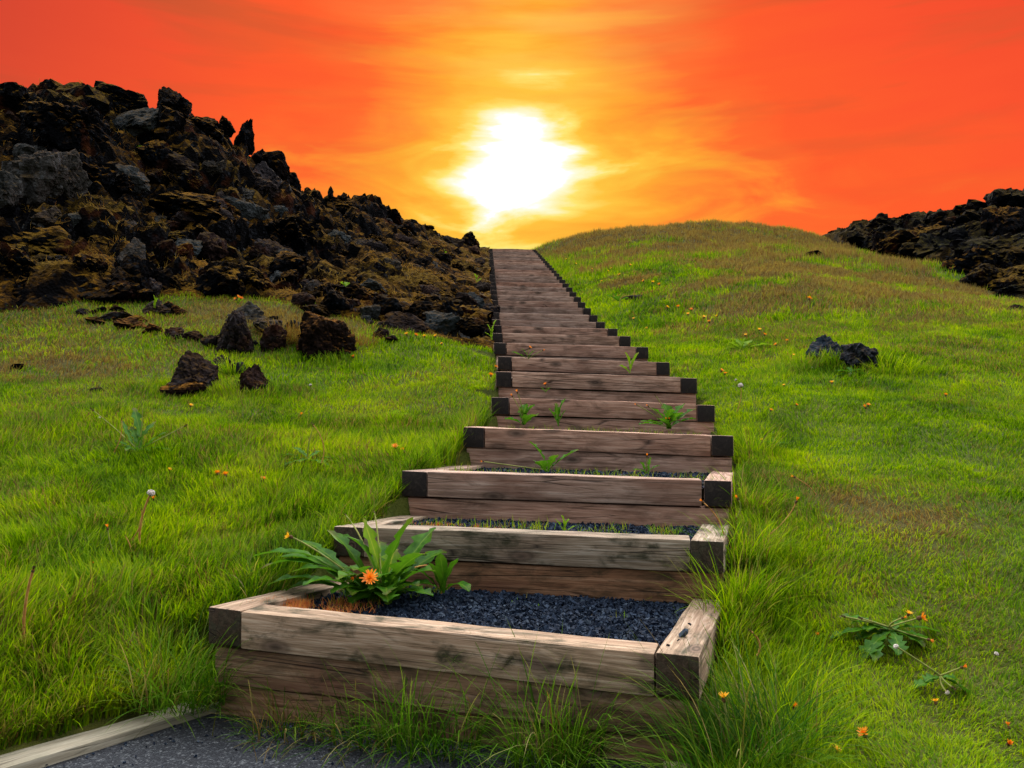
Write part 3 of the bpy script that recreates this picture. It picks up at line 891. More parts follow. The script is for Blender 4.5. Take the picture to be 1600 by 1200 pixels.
# loose blocks strewn over both flows
def surf_left(x, y):
    return lava_surface(x, y, lava_left(x, y), 3, amp_left(x, y)) 
def scatter(n, region, insidef, label, group, smin, smax, mats, seed, dmin=8.5, name='lava_rock'):
    rr = random.Random(seed); c = 0; tries = 0
    while c < n and tries < n * 30:
        tries += 1
        px, py = rr.uniform(*region[0]), rr.uniform(*region[1])
        g = hit(px, py, dmin, 42, base_z)
        if float(insidef(np.array([g.x]), np.array([g.y]))[0]) < .15 or g.y > 40: continue
        k = math.hypot(g.x, g.y)
        s = rr.uniform(smin, smax) * (k / 14) ** .5 * rr.choice((.6, .8, 1, 1, 1.35))
        o = bpy.data.objects.new(name, rock_data(rr.choice(range(12)), rr.choice(mats)))
        o.location = (g.x, g.y, g.z + s * rr.uniform(0, .5))
        o.scale = (s * rr.uniform(.8, 1.4), s * rr.uniform(.8, 1.2), s * rr.uniform(.55, 1.05))
        o.rotation_euler = (rr.uniform(-.4, .4), rr.uniform(-.4, .4), rr.uniform(0, 6.28))
        link(o); tag(o, label, 'rock', group); c += 1
LM = ['lava', 'lava', 'lava', 'rock_dark', 'rock_brown', 'rock_grey']
scatter(105, ((0, 460), (170, 490)), lava_left, 'jagged black lava rock jumbled among others high on the left slope', 'lava rocks on the left slope', .16, .42, LM, 1)
scatter(170, ((430, 775), (330, 530)), lava_left, 'angular dark rock in the rubble bank left of the stairs', 'rubble rocks left of the stairs', .10, .26, ['rock_dark', 'lava', 'lava', 'rock_grey', 'rock_brown'], 2)
scatter(55, ((1340, 1600), (320, 470)), lava_right, 'rounded black lava rock heaped on the right ridge', 'lava rocks on the right ridge', .25, .5, ['lava_far', 'lava_far', 'lava'], 3, 15)

def pebbles(n, label, group, seed):
    rr = random.Random(seed)
    for i in range(n):
        px = rr.uniform(120, 775); py = rr.uniform(486, 512) if px < 330 else rr.uniform(478, 545)
        g = hit(px, py)
        s = rr.uniform(.05, .15) * rr.choice((.7, 1, 1, 1.5))
        o = bpy.data.objects.new('lava_rock', rock_data(rr.choice(range(12)), rr.choice(['rock_brown', 'rock_dark', 'lava', 'rock_moss', 'rock_grey'])))
        o.location = g + Vector((0, 0, s * .25)); o.scale = (s * rr.uniform(.9, 1.5), s, s * rr.uniform(.6, 1))
        o.rotation_euler = (rr.uniform(-.3, .3), rr.uniform(-.3, .3), rr.uniform(0, 6.28))
        link(o); tag(o, label, 'rock', group)
pebbles(45, 'small loose dark rock lying in the grass along the foot of the left slope', 'loose rocks at the foot of the left slope', 9)

# ------------------------------------------------------------------ grass
def blade_mesh(name, roots, heading, lean, length, width, curl, dry, segs, mat, rnd=None):
    """every blade a tapered ribbon: roots (N,3), heading angle, lean (radians from vertical), curl (extra bend to the tip)"""
    n = len(roots)
    if rnd is None: rnd = RNG.random(n)
    hx, hy = np.cos(heading), np.sin(heading)
    tw = heading + np.pi / 2 + RNG.uniform(-.9, .9, n)
    sx, sy = np.cos(tw), np.sin(tw)
    pts = []; cur = roots.copy(); ang = lean.copy()
    pts.append(cur)
    for s in range(segs):
        st = length / segs
        cur = cur + np.stack([hx * np.sin(ang) * st, hy * np.sin(ang) * st, np.cos(ang) * st], 1)
        pts.append(cur); ang = ang + curl / segs
    per = segs * 2 + 1
    V = np.empty((n, per, 3), np.float32); T = np.empty((n, per), np.float32)
    side = np.stack([sx, sy, np.zeros(n)], 1)
    for s in range(segs):
        wv = (width * (1 - .45 * (s / segs) ** 1.5) * .5)[:, None] * side
        V[:, 2 * s] = pts[s] - wv; V[:, 2 * s + 1] = pts[s] + wv
        T[:, 2 * s] = T[:, 2 * s + 1] = s / segs
    V[:, -1] = pts[-1]; T[:, -1] = 1
    base = (np.arange(n) * per)[:, None]
    lo = []
    for s in range(segs - 1):
        lo += [2 * s, 2 * s + 1, 2 * s + 3, 2 * s + 2]
    lo += [2 * segs - 2, 2 * segs - 1, 2 * segs]
    loops = (base + np.array(lo)[None]).ravel()
    tot = np.tile(np.array([4] * (segs - 1) + [3]), n)
    starts = np.concatenate([[0], np.cumsum(tot)[:-1]])
    return V.reshape(-1, 3), loops, starts, tot, np.repeat(rnd, per), np.repeat(dry, per), T.ravel()

def join_blades(name, sets, mat):
    vs, ls, ss, ts, rs, ds, tt = [], [], [], [], [], [], []
    vo = lo = 0
    for V, L, St, To, R, D, T in sets:
        vs.append(V); ls.append(L + vo); ss.append(St + lo); ts.append(To); rs.append(R); ds.append(D); tt.append(T)
        vo += len(V); lo += len(L)
    me = np_mesh(name, np.concatenate(vs), np.concatenate(ls), np.concatenate(ss), np.concatenate(ts), [mat])
    fattr(me, 'rnd', np.concatenate(rs)); fattr(me, 'dry', np.concatenate(ds)); fattr(me, 't', np.concatenate(tt))
    return me

def grass_material(name, lush=((.014, .056, .0002), (.108, .222, .0004), (.295, .385, .0008)), dryc=((.17, .115, .030), (.22, .17, .050), (.12, .062, .022)), w=.42):
    k = NT(name)
    r = k.n('ShaderNodeAttribute', attribute_name='rnd').outputs['Fac']
    d = k.n('ShaderNodeAttribute', attribute_name='dry').outputs['Fac']
    t = k.n('ShaderNodeAttribute', attribute_name='t').outputs['Fac']
    geo = k.n('ShaderNodeNewGeometry'); pos = geo.outputs['Position']
    big = k.noise(pos, 1.1, 5, .68)
    f = k.math('ADD', k.math('MULTIPLY', r, .52), k.math('MULTIPLY', k.mapr(big, .36, .64), .48))
    col = k.ramp(f, [(.12, lush[0]), (.5, lush[1]), (.9, lush[2])])
    dc = k.ramp(r, [(.1, dryc[2]), (.5, dryc[0]), (.95, dryc[1])])
    # a dry patch is a mix of straw blades and green ones
    pick = k.mapr(k.math('SUBTRACT', k.math('MULTIPLY', d, 1.15), k.math('FRACT', k.math('MULTIPLY', r, 7.31))), -.12, .18)
    col = k.mix(pick, col, dc)
    tip = k.math('MULTIPLY', k.mapr(t, .7, 1.0), .25)
    col = k.mix(tip, col, (.26, .28, .02))
    tc = k.mix(1.0, col, (1.35, 1.25, .8), 'MULTIPLY')
    return k.leafy(col, tc, w, .003, .5)
M['grass'] = grass_material('meadow_grass')
M['rank'] = grass_material('rank_grass', lush=((.012, .050, .002), (.035, .105, .003), (.095, .185, .008)), dryc=((.14, .09, .03), (.24, .19, .08), (.08, .04, .015)))
M['straw'] = grass_material('straw_grass', lush=((.075, .045, .010), (.13, .080, .018), (.19, .125, .035)), dryc=((.14, .07, .015), (.18, .12, .035), (.09, .035, .008)))
M['moss_red'] = grass_material('reddish_moss', lush=((.34, .06, .020), (.50, .15, .050), (.36, .26, .03)), dryc=((.32, .12, .05), (.40, .20, .08), (.22, .06, .03)))

def grass_points(d0, d1, dens, margin=2.2):
    area = .65 * (d1 ** 2 - d0 ** 2) + 2 * margin * (d1 - d0)
    n = int(area * dens)
    # depth pdf ~ strip width
    y = d0 + (d1 - d0) * RNG.random(n * 2)
    wdt = .65 * y + margin
    y = y[RNG.random(n * 2) < wdt / (.65 * d1 + margin)][:n]
    x = (RNG.random(len(y)) * 2 - 1) * (.65 * y + margin)
    ok = ~in_stairs(x, y, -.015) & ~in_path(x, y, -.135) 
    li, ri = lava_left(x, y), lava_right(x, y)
    ok &= (li < .50 - .6 * (RNG.random(len(x)) ** 2)) & (ri < .2 - .5 * RNG.random(len(x)) ** 2)
    # keep only the visible side of the crest
    ok &= y < 38
    return x[ok], y[ok]

RK, RK2 = hit(350, 618), hit(508, 568)
def long_mask(x, y):
    """rank grass: along the stair edges, round the rocks"""
    sh = np.shape(x)
    n = vnoise(p2(x, y, 3.5), 61).reshape(sh) * .5 + .5
    dr = x - xR(y)
    a = np.exp(-(np.maximum(dr, 0) / .34) ** 2) * (y < 6.8) * (y > 2.0) * (.35 + .65 * sstep(5.5, 3.5, y)) 
    b = .95 * np.exp(-(np.maximum(xL(y) - x, 0) / .12) ** 2) * (y < 7) * (y > 3.4) * (x < xL(y) + .1)
    rk = np.exp(-(((x - 3.55) / .62) ** 2 + ((y - 8.95) / .35) ** 2))
    rk2 = .75 * np.exp(-(((x - RK.x) / .7) ** 2 + ((y - RK.y - .05) / .22) ** 2)) + .6 * np.exp(-(((x - RK2.x) / .4) ** 2 + ((y - RK2.y) / .2) ** 2))
    pe = .8 * np.exp(-((board_x(y) - .15 - x) / .16) ** 2) * (y < 3.6) * (x < -1)
    front = np.exp(-(((x + 1.28) / .22) ** 2 + ((y - 3.25) / .25) ** 2))
    return np.clip((a * 1.0 + b + rk + rk2 + pe * .6 + front) * (.5 + .8 * n), 0, 1.2)

def lawn_set(d0, d1, dens, segs, wbase, lbase):
    x, y = grass_points(d0, d1, dens)
    z = ground_z(x, y)
    n = len(x)
    dist = np.hypot(x, y)
    clump = fbm(p2(x, y, 7.0), 2, 63); clump2 = vnoise(p2(x, y, 2.2), 66); dirn = fbm(p2(x, y, 2.6), 2, 67)
    lm = long_mask(x, y)
    heading = np.pi * 2.2 * dirn + RNG.normal(0, .9, n)
    lean = np.abs(.38 + .22 * clump2 + RNG.normal(0, .28, n))
    length = lbase * RNG.uniform(.55, 1.25, n) * (1 + .40 * clump) * (1 + 2.6 * lm)
    length *= 1 + .35 * sstep(7, 14, y) * (x > 0)
    mat_ = sstep(.45, 1.0, x - xR(y)) * sstep(9, 6, y)      # trodden, matted turf
    length *= (1 - .05 * mat_) * (1 - .12 * sstep(9, 7, y)); lean = np.minimum(lean + .12 * mat_, .95)
    lean = np.where(lm > .3, lean * .75, lean)
    width = wbase * RNG.uniform(.7, 1.3, n) * (1 + .35 * lm)
    curl = RNG.uniform(.2, 1.3, n)
    dry = dryness(x, y)
    # sparse in the worn patch
    keep = RNG.random(n) > .55 * np.exp(-(((x - 1.95) / .45) ** 2 + ((y - 4.7) / .4) ** 2))
    roots = np.stack([x, y, z - .004], 1)
    sel = keep
    return blade_mesh('g', roots[sel], heading[sel], lean[sel], length[sel], width[sel], curl[sel], dry[sel], segs, None)

sets = [lawn_set(2.2, 3.6, 15000, 3, .0036, .045),
        lawn_set(3.6, 5.4, 10500, 3, .0042, .047),
        lawn_set(5.4, 8.0, 6200, 2, .0056, .054),
        lawn_set(8.0, 12.5, 2800, 2, .0085, .062),
        lawn_set(12.5, 20, 1000, 2, .0145, .085),
        lawn_set(20, 37, 420, 1, .024, .12)]
def fringe():
    n = 2600
    y = RNG.uniform(2.2, 3.5, n); x = board_x(y) - .135 - np.abs(RNG.normal(0, .055, n))
    return blade_mesh('f', np.stack([x, y, np.maximum(ground_z(x - .08, y), .03)], 1), RNG.normal(-.5, .8, n), np.abs(RNG.normal(.5, .3, n)), RNG.uniform(.05, .13, n), RNG.uniform(.003, .0045, n),
                      RNG.uniform(.3, 1.3, n), np.clip(RNG.normal(.3, .2, n), 0, 1), 3, None)
sets.append(fringe())
tag(link(bpy.data.objects.new('grass', join_blades('grass', sets, M['grass']))), 'short green meadow grass with browned patches on both sides of the stairs', 'grass', kind='stuff')

# straw on the lava ledges
def straw():
    x = RNG.uniform(-14, -.3, 240000); y = RNG.uniform(9.2, 26, 240000)
    ins = lava_left(x, y)
    nn = fbm(p2(x, y, .55), 3, 81)
    pr = sstep(.05, .35, nn) * (ins > -.2) * (ins < 8) * sstep(0, 1.5, xL(y) - x)
    # the dry hollow at the foot
    pr = np.maximum(pr, .9 * np.exp(-(((x + 3.4) / 1.8) ** 2 + ((y - 10.6) / .9) ** 2)) * (y < 12.5))
    ok = RNG.random(len(x)) < pr * .8
    x, y = x[ok], y[ok]
    e = .05
    z = surf_left(x, y)
    sl = np.hypot(surf_left(x + e, y) - z, surf_left(x, y + e) - z) / e
    ok = sl < 1.1
    x, y, z = x[ok], y[ok], z[ok]
    n = len(x)
    dist = np.hypot(x, y)
    return blade_mesh('s', np.stack([x, y, z - .02], 1), -np.pi / 2 + RNG.normal(0, .9, n), np.abs(RNG.normal(.9, .4, n)), RNG.uniform(.05, .13, n), .0006 * dist * RNG.uniform(.6, 1.2, n),
                      RNG.uniform(.3, 1.4, n), np.clip(.55 + .4 * fbm(p2(x, y, .8), 2, 83), 0, 1), 2, None)
tag(link(bpy.data.objects.new('dry_grass', join_blades('dry_grass', [straw()], M['straw']))), 'tan dry grass hanging over ledges of the left lava slope', 'dry grass', kind='stuff')

# reddish and green moss creeping over the treads
def moss(i, u0, u1, v0, v1, n, mat, up=.018):
    a, b, c, d = (np.array(q) for q in gravel_quads[i])
    cu, cv = RNG.uniform(u0, u1, n), RNG.uniform(v0, v1, n)
    q = ((1 - cu) * (1 - cv))[:, None] * a + (cu * (1 - cv))[:, None] * b + (cu * cv)[:, None] * c + ((1 - cu) * cv)[:, None] * d
    q[:, 2] -= .035
    k = vnoise(p2(q[:, 0], q[:, 1], 14), 71) > RNG.uniform(-.1, .45, n)
    q = q[k]; n = len(q)
    return blade_mesh('m', q, RNG.uniform(0, 6.28, n), np.abs(RNG.normal(.5, .4, n)), RNG.uniform(.5, 1.6, n) * up, RNG.uniform(.002, .004, n), RNG.uniform(0, 1, n), RNG.random(n) * .6, 2, mat)
def edge_moss():
    n = 5000
    y = RNG.uniform(2.2, 3.45, n); x = board_x(y) + np.abs(RNG.normal(0, .022, n)) - .005
    ok = vnoise(p2(x, y, 7), 73) > RNG.uniform(-.5, .3, n)
    q = np.stack([x, y, np.full(n, .004)], 1)[ok]; n = len(q)
    return blade_mesh('m', q, RNG.uniform(0, 6.28, n), np.abs(RNG.normal(.7, .4, n)), RNG.uniform(.008, .024, n), RNG.uniform(.002, .004, n), RNG.uniform(0, 1, n), RNG.uniform(.4, 1, n), 1, None)
tag(link(bpy.data.objects.new('rusty_moss', join_blades('rusty_moss', [edge_moss()], grass_material('rusty_moss', lush=((.06, .022, .004), (.13, .050, .006), (.11, .085, .008)), dryc=((.14, .05, .008), (.20, .09, .015), (.07, .02, .004)))))), 'rust coloured moss along the inner edge of the left edging board', 'moss', kind='stuff')
tag(link(bpy.data.objects.new('red_moss', join_blades('red_moss', [moss(0, -.04, .20, -.03, .22, 3600, None, .030), moss(0, .0, .3, .0, .4, 700, None, .03), moss(1, .02, .4, .0, .5, 900, None)], M['moss_red']))), 'reddish moss on the gravel by the left end of the lowest step', 'moss', kind='stuff')
tag(link(bpy.data.objects.new('green_moss', join_blades('green_moss', [moss(0, .0, .3, .3, .9, 1200, None, .03), moss(1, .1, .95, .0, .6, 1400, None, .045), moss(2, 0, 1, 0, .5, 1500, None, .05), moss(3, 0, 1, 0, 1, 1500, None, .05), moss(0, .5, .95, .5, .9, 60, None, .02)], M['grass']))), 'small green moss and seedlings between the gravel of the treads', 'moss', kind='stuff')

# ------------------------------------------------------------------ grass tufts (things)
def tuft(px, py, label, n, lmin, lmax, spread, lean=.55, d=None, dry=.08, name='grass_tuft', group=None, mat='grass', wid=.0042, pos=None, bias=None):
    c = pos or (P(px, py, d) if d else hit(px, py))
    a = RNG.uniform(0, 6.28, n); r = spread * np.sqrt(RNG.random(n))
    roots = np.stack([np.cos(a) * r, np.sin(a) * r * .7, np.zeros(n) - .01], 1)
    head = a + RNG.normal(0, .7, n)
    if bias is not None:
        m = RNG.random(n) < .5
        head = np.where(m, bias + RNG.normal(0, .6, n), head)
    me = join_blades(name, [blade_mesh('t', roots, head, np.abs(RNG.normal(lean * .7, lean * .5, n)), RNG.uniform(lmin, lmax, n), wid * RNG.uniform(.6, 1.25, n), RNG.uniform(.3, 1.7, n),
                                       np.clip(RNG.normal(dry, .12, n), 0, 1), 6, None)], M[mat])
    o = link(bpy.data.objects.new(name, me)); o.location = c
    return tag(o, label, 'grass tuft', group)
def at_front(t, off=.06):
    """point at the foot of the lowest step, t 0 left .. 1 right"""
    x = S[0, 0] + (S[0, 3] - S[0, 0]) * t
    return Vector((x, front_y(x) - off, .0))
G1 = 'grass tufts at the foot of the lowest step'
tuft(0, 0, 'big arching grass tuft before the lowest step, right of centre', 442, 0.18, 0.55, 0.150, .8, pos=at_front(.74, .07), group=G1, bias=-1.4, mat='rank')
tuft(0, 0, 'arching grass tuft at the middle foot of the lowest step', 323, 0.16, 0.47, 0.175, .85, pos=at_front(.50, .06), group=G1, bias=-1.2, mat='rank')
tuft(0, 0, 'low spreading grass tuft left of the middle tuft, lowest step', 221, 0.11, 0.34, 0.150, 1.0, pos=at_front(.36, .06), group=G1, dry=.2, bias=-1.5, mat='rank')
tuft(0, 0, 'half-dry grass tuft near the left foot of the lowest step', 221, 0.09, 0.29, 0.150, 1.0, pos=at_front(.20, .07), group=G1, dry=.4, bias=-1.5, mat='rank')
tuft(0, 0, 'dark leaning grass tuft against the left corner of the lowest step', 408, 0.16, 0.44, 0.188, .8, pos=Vector((-1.27, 3.28, .06)), group=G1, bias=-.6, mat='rank')
tuft(0, 0, 'long grass tuft at the right corner of the lowest step', 442, 0.21, 0.55, 0.175, .7, pos=Vector((.74, 2.70, .05)), group=G1, bias=2.2, mat='rank')
tuft(0, 0, 'grass tuft covering the short board end right of the path', 340, 0.14, 0.42, 0.163, .85, pos=Vector((.62, 2.55, .02)), group=G1, mat='rank')
tuft(0, 0, 'grass tuft overhanging the left side beam of the lowest step', 200, .12, .26, .12, .8, pos=Vector((-1.10, 3.72, .36)), bias=-.3, mat='rank')
tuft(0, 0, 'grass tuft overhanging the left side beam of the second step', 200, .10, .24, .12, .8, pos=Vector((-.84, 4.36, .58)), bias=-.3)
tuft(0, 0, 'grass tuft overhanging the left side beam of the third step', 200, .10, .24, .14, .8, pos=Vector((-.60, 5.15, .80)), bias=-.3)
for j, (px, py, lab) in enumerate(((1150, 960, 'tall bright grass tuft beside the right block of the lowest step'), (1165, 880, 'tall grass tuft beside the right end of the second step'),
                                   (1180, 800, 'leaning grass tuft beside the right end of the third step'), (1175, 710, 'feathery grass tuft beside the right end of the fourth step'),
                                   (1215, 1130, 'yellow-green tall grass tuft at the bottom right of the stairs'), (1250, 1180, 'thin upright grass tuft at the bottom edge right of the path'))):
    tuft(px, py, lab, 200 if j < 4 else 90, .14, .36, .15, .6, group='rank grass along the right side of the stairs', dry=.15)
tuft(548, 672, 'pale upright grass tuft in the middle of the left lawn', 60, .08, .2, .06, .4, dry=.3)
tuft(1390, 585, 'dark long grass tuft right of the mossy meadow rock', 220, .12, .3, .26, .5, wid=.006)
tuft(1245, 570, 'long grass tuft left of the lumpy blue-grey meadow rock', 140, .10, .24, .2, .5, wid=.006)
tuft(450, 540, 'straw tuft hanging over the dark hollow rock', 260, .2, .45, .22, .7, mat='straw', wid=.007, dry=.6, d=9.5, bias=-1.2)
tuft(560, 540, 'straw tuft right of the orange-capped boulder', 160, .15, .3, .2, .6, mat='straw', wid=.007, dry=.5)
tuft(365, 585, 'fresh green tuft between the domed rock and the wedge rock', 150, .12, .28, .12, .5, wid=.006)

# ------------------------------------------------------------------ dandelions
def leaf_mesh(name, L, W, arch, mat, teeth=5, seed=0, droop=.6, fold=.25):
    """toothed leaf along +X rising in z, local origin at the stalk"""
    rng = np.random.default_rng(seed)
    n = 26
    t = np.linspace(0, 1, n)
    prof = np.where(t < .3, .10 + .35 * (t / .3), .45 + .55 * np.sin((t - .3) / .7 * np.pi * .72 + .25))
    prof = prof * np.clip((1 - t) * 6, 0, 1) ** .6
    ph = rng.random() * .5
    tooth = 1 - .58 * ((t * teeth + ph) % 1.0) * (t > .15) * (t < .93)
    half = W / 2 * 1.45 * prof * tooth
    ang = arch - droop * 1.6 * t ** 1.4
    st = L / (n - 1)
    x = np.concatenate([[0], np.cumsum(np.cos(ang[:-1]) * st)]); z = np.concatenate([[0], np.cumsum(np.sin(ang[:-1]) * st)])
    sway = .06 * L * np.sin(t * 3 + rng.random() * 6)
    wv = .10 * W * np.sin(t * 19 + rng.random() * 6) * (t > .2)
    V = []
    for i in range(n):
        nx, nz = -math.sin(ang[i]), math.cos(ang[i])
        up = fold * half[i]
        for s in (-1, -.5, 0, .5, 1):
            lift = up * abs(s) + (wv[i] if s == 1 else (-wv[i] if s == -1 else 0)) * .6
            V.append((x[i] + nx * lift, sway[i] + s * half[i], z[i] + nz * lift))
    q = []
    for i in range(n - 1):
        for j in range(4):
            a = i * 5 + j
            q.append((a, a + 1, a + 6, a + 5))
    q = np.array(q)
    me = np_mesh(name, np.array(V), q.ravel(), np.arange(len(q)) * 4, np.full(len(q), 4), [mat], smooth=True)
    fattr(me, 'rib', np.tile([0, 0, 1, 0, 0], n)); fattr(me, 'along', np.repeat(t, 5))
    return me

def tube_geo(pts, radii, sides=7):
    pts = [Vector(p) for p in pts]; V, Q = [], []
    for i, p in enumerate(pts):
        d = (pts[min(i + 1, len(pts) - 1)] - pts[max(i - 1, 0)]).normalized()
        a = d.orthogonal().normalized(); b = d.cross(a)
        for k in range(sides):
            w = 2 * math.pi * k / sides
            V.append(p + (a * math.cos(w) + b * math.sin(w)) * radii[i])
    for i in range(len(pts) - 1):
        for k in range(sides):
            Q.append((i * sides + k, i * sides + (k + 1) % sides, (i + 1) * sides + (k + 1) % sides, (i + 1) * sides + k))
    return V, Q

def mesh_py(name, V, Fc, mats, idx=None, smooth=True):
    me = bpy.data.meshes.new(name)
    me.from_pydata([tuple(v) for v in V], [], Fc)
    for m in mats: me.materials.append(m)
    for i, p in enumerate(me.polygons):
        p.use_smooth = smooth
        if idx: p.material_index = idx[i]
    return me

def flower_geo(r, seed=0, openness=1.0, rays=34):
    """rays in three whorls over a bract cup; returns verts, faces, material index (0 petal, 1 bract)"""
    rng = random.Random(seed); V, Q, I = [], [], []
    def ring(z0, r0, z1, r1, k, m):
        b = len(V)
        for zz, rr in ((z0, r0), (z1, r1)):
            for j in range(k):
                w = 2 * math.pi * j / k
                V.append((math.cos(w) * rr, math.sin(w) * rr, zz))
        for j in range(k):
            Q.append((b + j, b + (j + 1) % k, b + k + (j + 1) % k, b + k + j)); I.append(m)
    ring(-.75 * r, .12 * r, -.45 * r, .36 * r, 9, 1); ring(-.45 * r, .36 * r, -.05 * r, .30 * r, 9, 1)
    for wh, (el, ln) in enumerate(((.15, 1.0), (.55, .8), (1.0, .55))):
        el = el + (1 - openness) * (1.25 - el * .6)
        kk = rays // 3 + (0 if wh else 4)
        for j in range(kk):
            w = 2 * math.pi * (j + rng.random() * .7) / kk
            l = ln * r * rng.uniform(.8, 1.12); e = el + rng.uniform(-.2, .2)
            hw = .085 * r
            b = len(V)
            for t, ww in ((.12, .6), (.6, 1.0), (1.0, .55)):
                rr = l * t * math.cos(e); zz = l * t * math.sin(e) - .06 * r
                cx, cy = math.cos(w), math.sin(w)
                V.append((cx * rr - cy * -hw * ww, cy * rr + cx * -hw * ww, zz)); V.append((cx * rr - cy * hw * ww, cy * rr + cx * hw * ww, zz))
            Q.append((b, b + 1, b + 3, b + 2)); I.append(0); Q.append((b + 2, b + 3, b + 5, b + 4)); I.append(0)
    return V, Q, I

def puff_geo(r, seed=0):
    """closed white seed head: tuft of bristles over a dark cup"""
    rng = random.Random(seed); V, Q, I = [], [], []
    bm = bmesh.new(); bmesh.ops.create_icosphere(bm, subdivisions=3, radius=1)
    for v in bm.verts:
        c = v.co; s = 1 + .16 * math.sin(c.x * 9 + seed) * math.sin(c.y * 11) + .14 * math.sin(c.z * 13 + c.x * 7)
        v.co = Vector((c.x * .95, c.y * .95, c.z * .8)) * r * s
    for f in bm.faces:
        b = len(V); V += [v.co.copy() for v in f.verts]; Q.append((b, b + 1, b + 2)); I.append(1 if f.calc_center_median().z < -.45 * r else 0)
    bm.free()
    return V, Q, I

def child(name, me, parent, loc=(0, 0, 0), rot=(0, 0, 0)):
    o = bpy.data.objects.new(name, me); link(o, parent); o.location = loc; o.rotation_euler = rot
    return o

def add_stem(parent, base, tip, bow=(0, 0, 0), r=.003, mat='stem_green'):
    base, tip, bow = Vector(base), Vector(tip), Vector(bow)
    n = 9
    pts = [base.lerp(tip, i / n) + bow * (4 * (i / n) * (1 - i / n)) for i in range(n + 1)]
    V, Q = tube_geo(pts, [r * (1.15 - .3 * i / n) for i in range(n + 1)])
    return child('stem', mesh_py('stem', V, Q, [M[mat]]), parent), (pts[-1] - pts[-2]).normalized()

def add_head(parent, at, axis_, r, kind='flower', seed=0, openness=1.0, orange=False):
    if kind == 'flower':
        V, Q, I = flower_geo(r, seed, openness); mats = [M['petal_orange' if orange else 'petal'], M['bract']]; nm = 'flower_head'
    elif kind == 'puff':
        V, Q, I = puff_geo(r, seed); mats = [M['fluff'], M['bract']]; nm = 'seed_head'
    else:
        V, Q, I = flower_geo(r, seed, .12, 18); mats = [M['petal_orange'] if kind == 'bud' else M['bract'], M['bract']]; nm = 'bud' if kind == 'bud' else 'withered_head'
    o = child(nm, mesh_py(nm, V, Q, mats, I, smooth=False), parent, at)
    o.rotation_mode = 'QUATERNION'
    o.rotation_quaternion = Vector((0, 0, 1)).rotation_difference(Vector(axis_))
    return o

def add_leaf(parent, base, az, L, W, arch, droop, seed, mat='leaf', teeth=5):
    return child('leaf', leaf_mesh('leaf', L, W, arch, M[mat], teeth, seed, droop), parent, base, (0, 0, az))

def stalk(px0, py0, px1, py1, d, label, kind, r, mat='stem_green', name='dandelion', bow=.02, cat='dandelion', orange=False, openness=.8, group=None, tr=.003, leaves=0):
    """single flower stalk from photo pixel 0 (foot) to pixel 1 (head)"""
    b = P(px0, py0, d); t = P(px1, py1, d - .03)
    e = empty(name, b, label, cat, group)
    s, ax = add_stem(e, (0, 0, -.03), t - b, (bow, 0, 0), tr, mat)
    add_head(e, t - b, ax, r, kind, int(px1), openness, orange)
    for k in range(leaves):
        add_leaf(e, (0, 0, 0), RNG.uniform(0, 6.28), RNG.uniform(.08, .14), .03, .5, .6, k + int(px0))
    return e

# the big plant on the lowest tread
tz = gravel_quads[0][0].z - .045
big = empty('dandelion', (-.55, 3.66, tz), 'large leafy dandelion with long toothed leaves and orange bloom on the lowest tread', 'dandelion')
#  pixel targets of the leaf tips -> azimuth/length
def leaf_to(parent, base_off, px, py, d, W, droop, seed, mat='leaf', teeth=5, rise=1.0):
    b = parent.location + Vector(base_off)
    t = P(px, py, d)
    v = t - b
    az = math.atan2(v.y, v.x); Lh = math.hypot(v.x, v.y); L = v.length * 1.06
    # choose an arch so that the tip lands near the target height
    best = None
    for ar in np.linspace(-.2, 1.55, 60):
        tt = np.linspace(0, 1, 26)[:-1]
        ang = ar - droop * 1.6 * tt ** 1.4
        hx, hz = np.cos(ang).sum() / 25 * L, np.sin(ang).sum() / 25 * L
        err = (hx - Lh) ** 2 + (hz - v.z) ** 2
        if best is None or err < best[0]: best = (err, ar)
    return add_leaf(parent, base_off, az, L, W, best[1], droop, seed, mat, teeth)
for k, (bx, by, px, py, d, W, dr, mt) in enumerate([
        (.00, .00, 640, 815, 3.62, .085, .30, 'leaf'), (.02, .02, 655, 868, 3.45, .090, .45, 'leaf'), (.03, 0, 650, 880, 3.62, .07, .5, 'leaf'), (.05, .03, 678, 830, 3.85, .095, .25, 'leaf'),
        (.04, .04, 690, 862, 3.9, .09, .5, 'leaf'), (-.02, .0, 555, 828, 3.65, .085, .75, 'leaf'), (-.03, .02, 510, 830, 3.75, .07, .55, 'leaf'), (-.02, .03, 575, 815, 3.75, .055, .2, 'leaf_pale'),
        (-.06, -.02, 392, 872, 3.62, .075, .75, 'leaf'), (-.05, .0, 455, 895, 3.55, .07, .75, 'leaf'), (-.04, -.03, 520, 905, 3.40, .08, .8, 'leaf'), (-.06, .0, 448, 925, 3.6, .075, .6, 'leaf'),
        (-.03, -.04, 550, 930, 3.42, .07, .6, 'leaf'), (.03, -.05, 602, 940, 3.42, .075, .8, 'leaf'), (.05, -.02, 655, 915, 3.55, .07, .7, 'leaf'), (.0, .03, 600, 850, 3.9, .08, .4, 'leaf'),
        (-.05, .04, 470, 850, 3.9, .06, .5, 'leaf'), (-.10, .02, 405, 890, 3.7, .07, .8, 'leaf'), (-.10, .0, 420, 915, 3.62, .07, .7, 'leaf'), (-.08, .04, 440, 870, 3.8, .07, .6, 'leaf'), (-.08, .05, 490, 880, 3.8, .075, .5, 'leaf'), (-.01, -.02, 545, 890, 3.45, .085, .8, 'leaf'), (-.06, -.03, 470, 915, 3.45, .07, .7, 'leaf'), (.02, .04, 620, 860, 3.8, .07, .3, 'leaf_pale')]):
    leaf_to(big, (bx, by, 0), px, py, d, W, dr, 40 + k, mt)
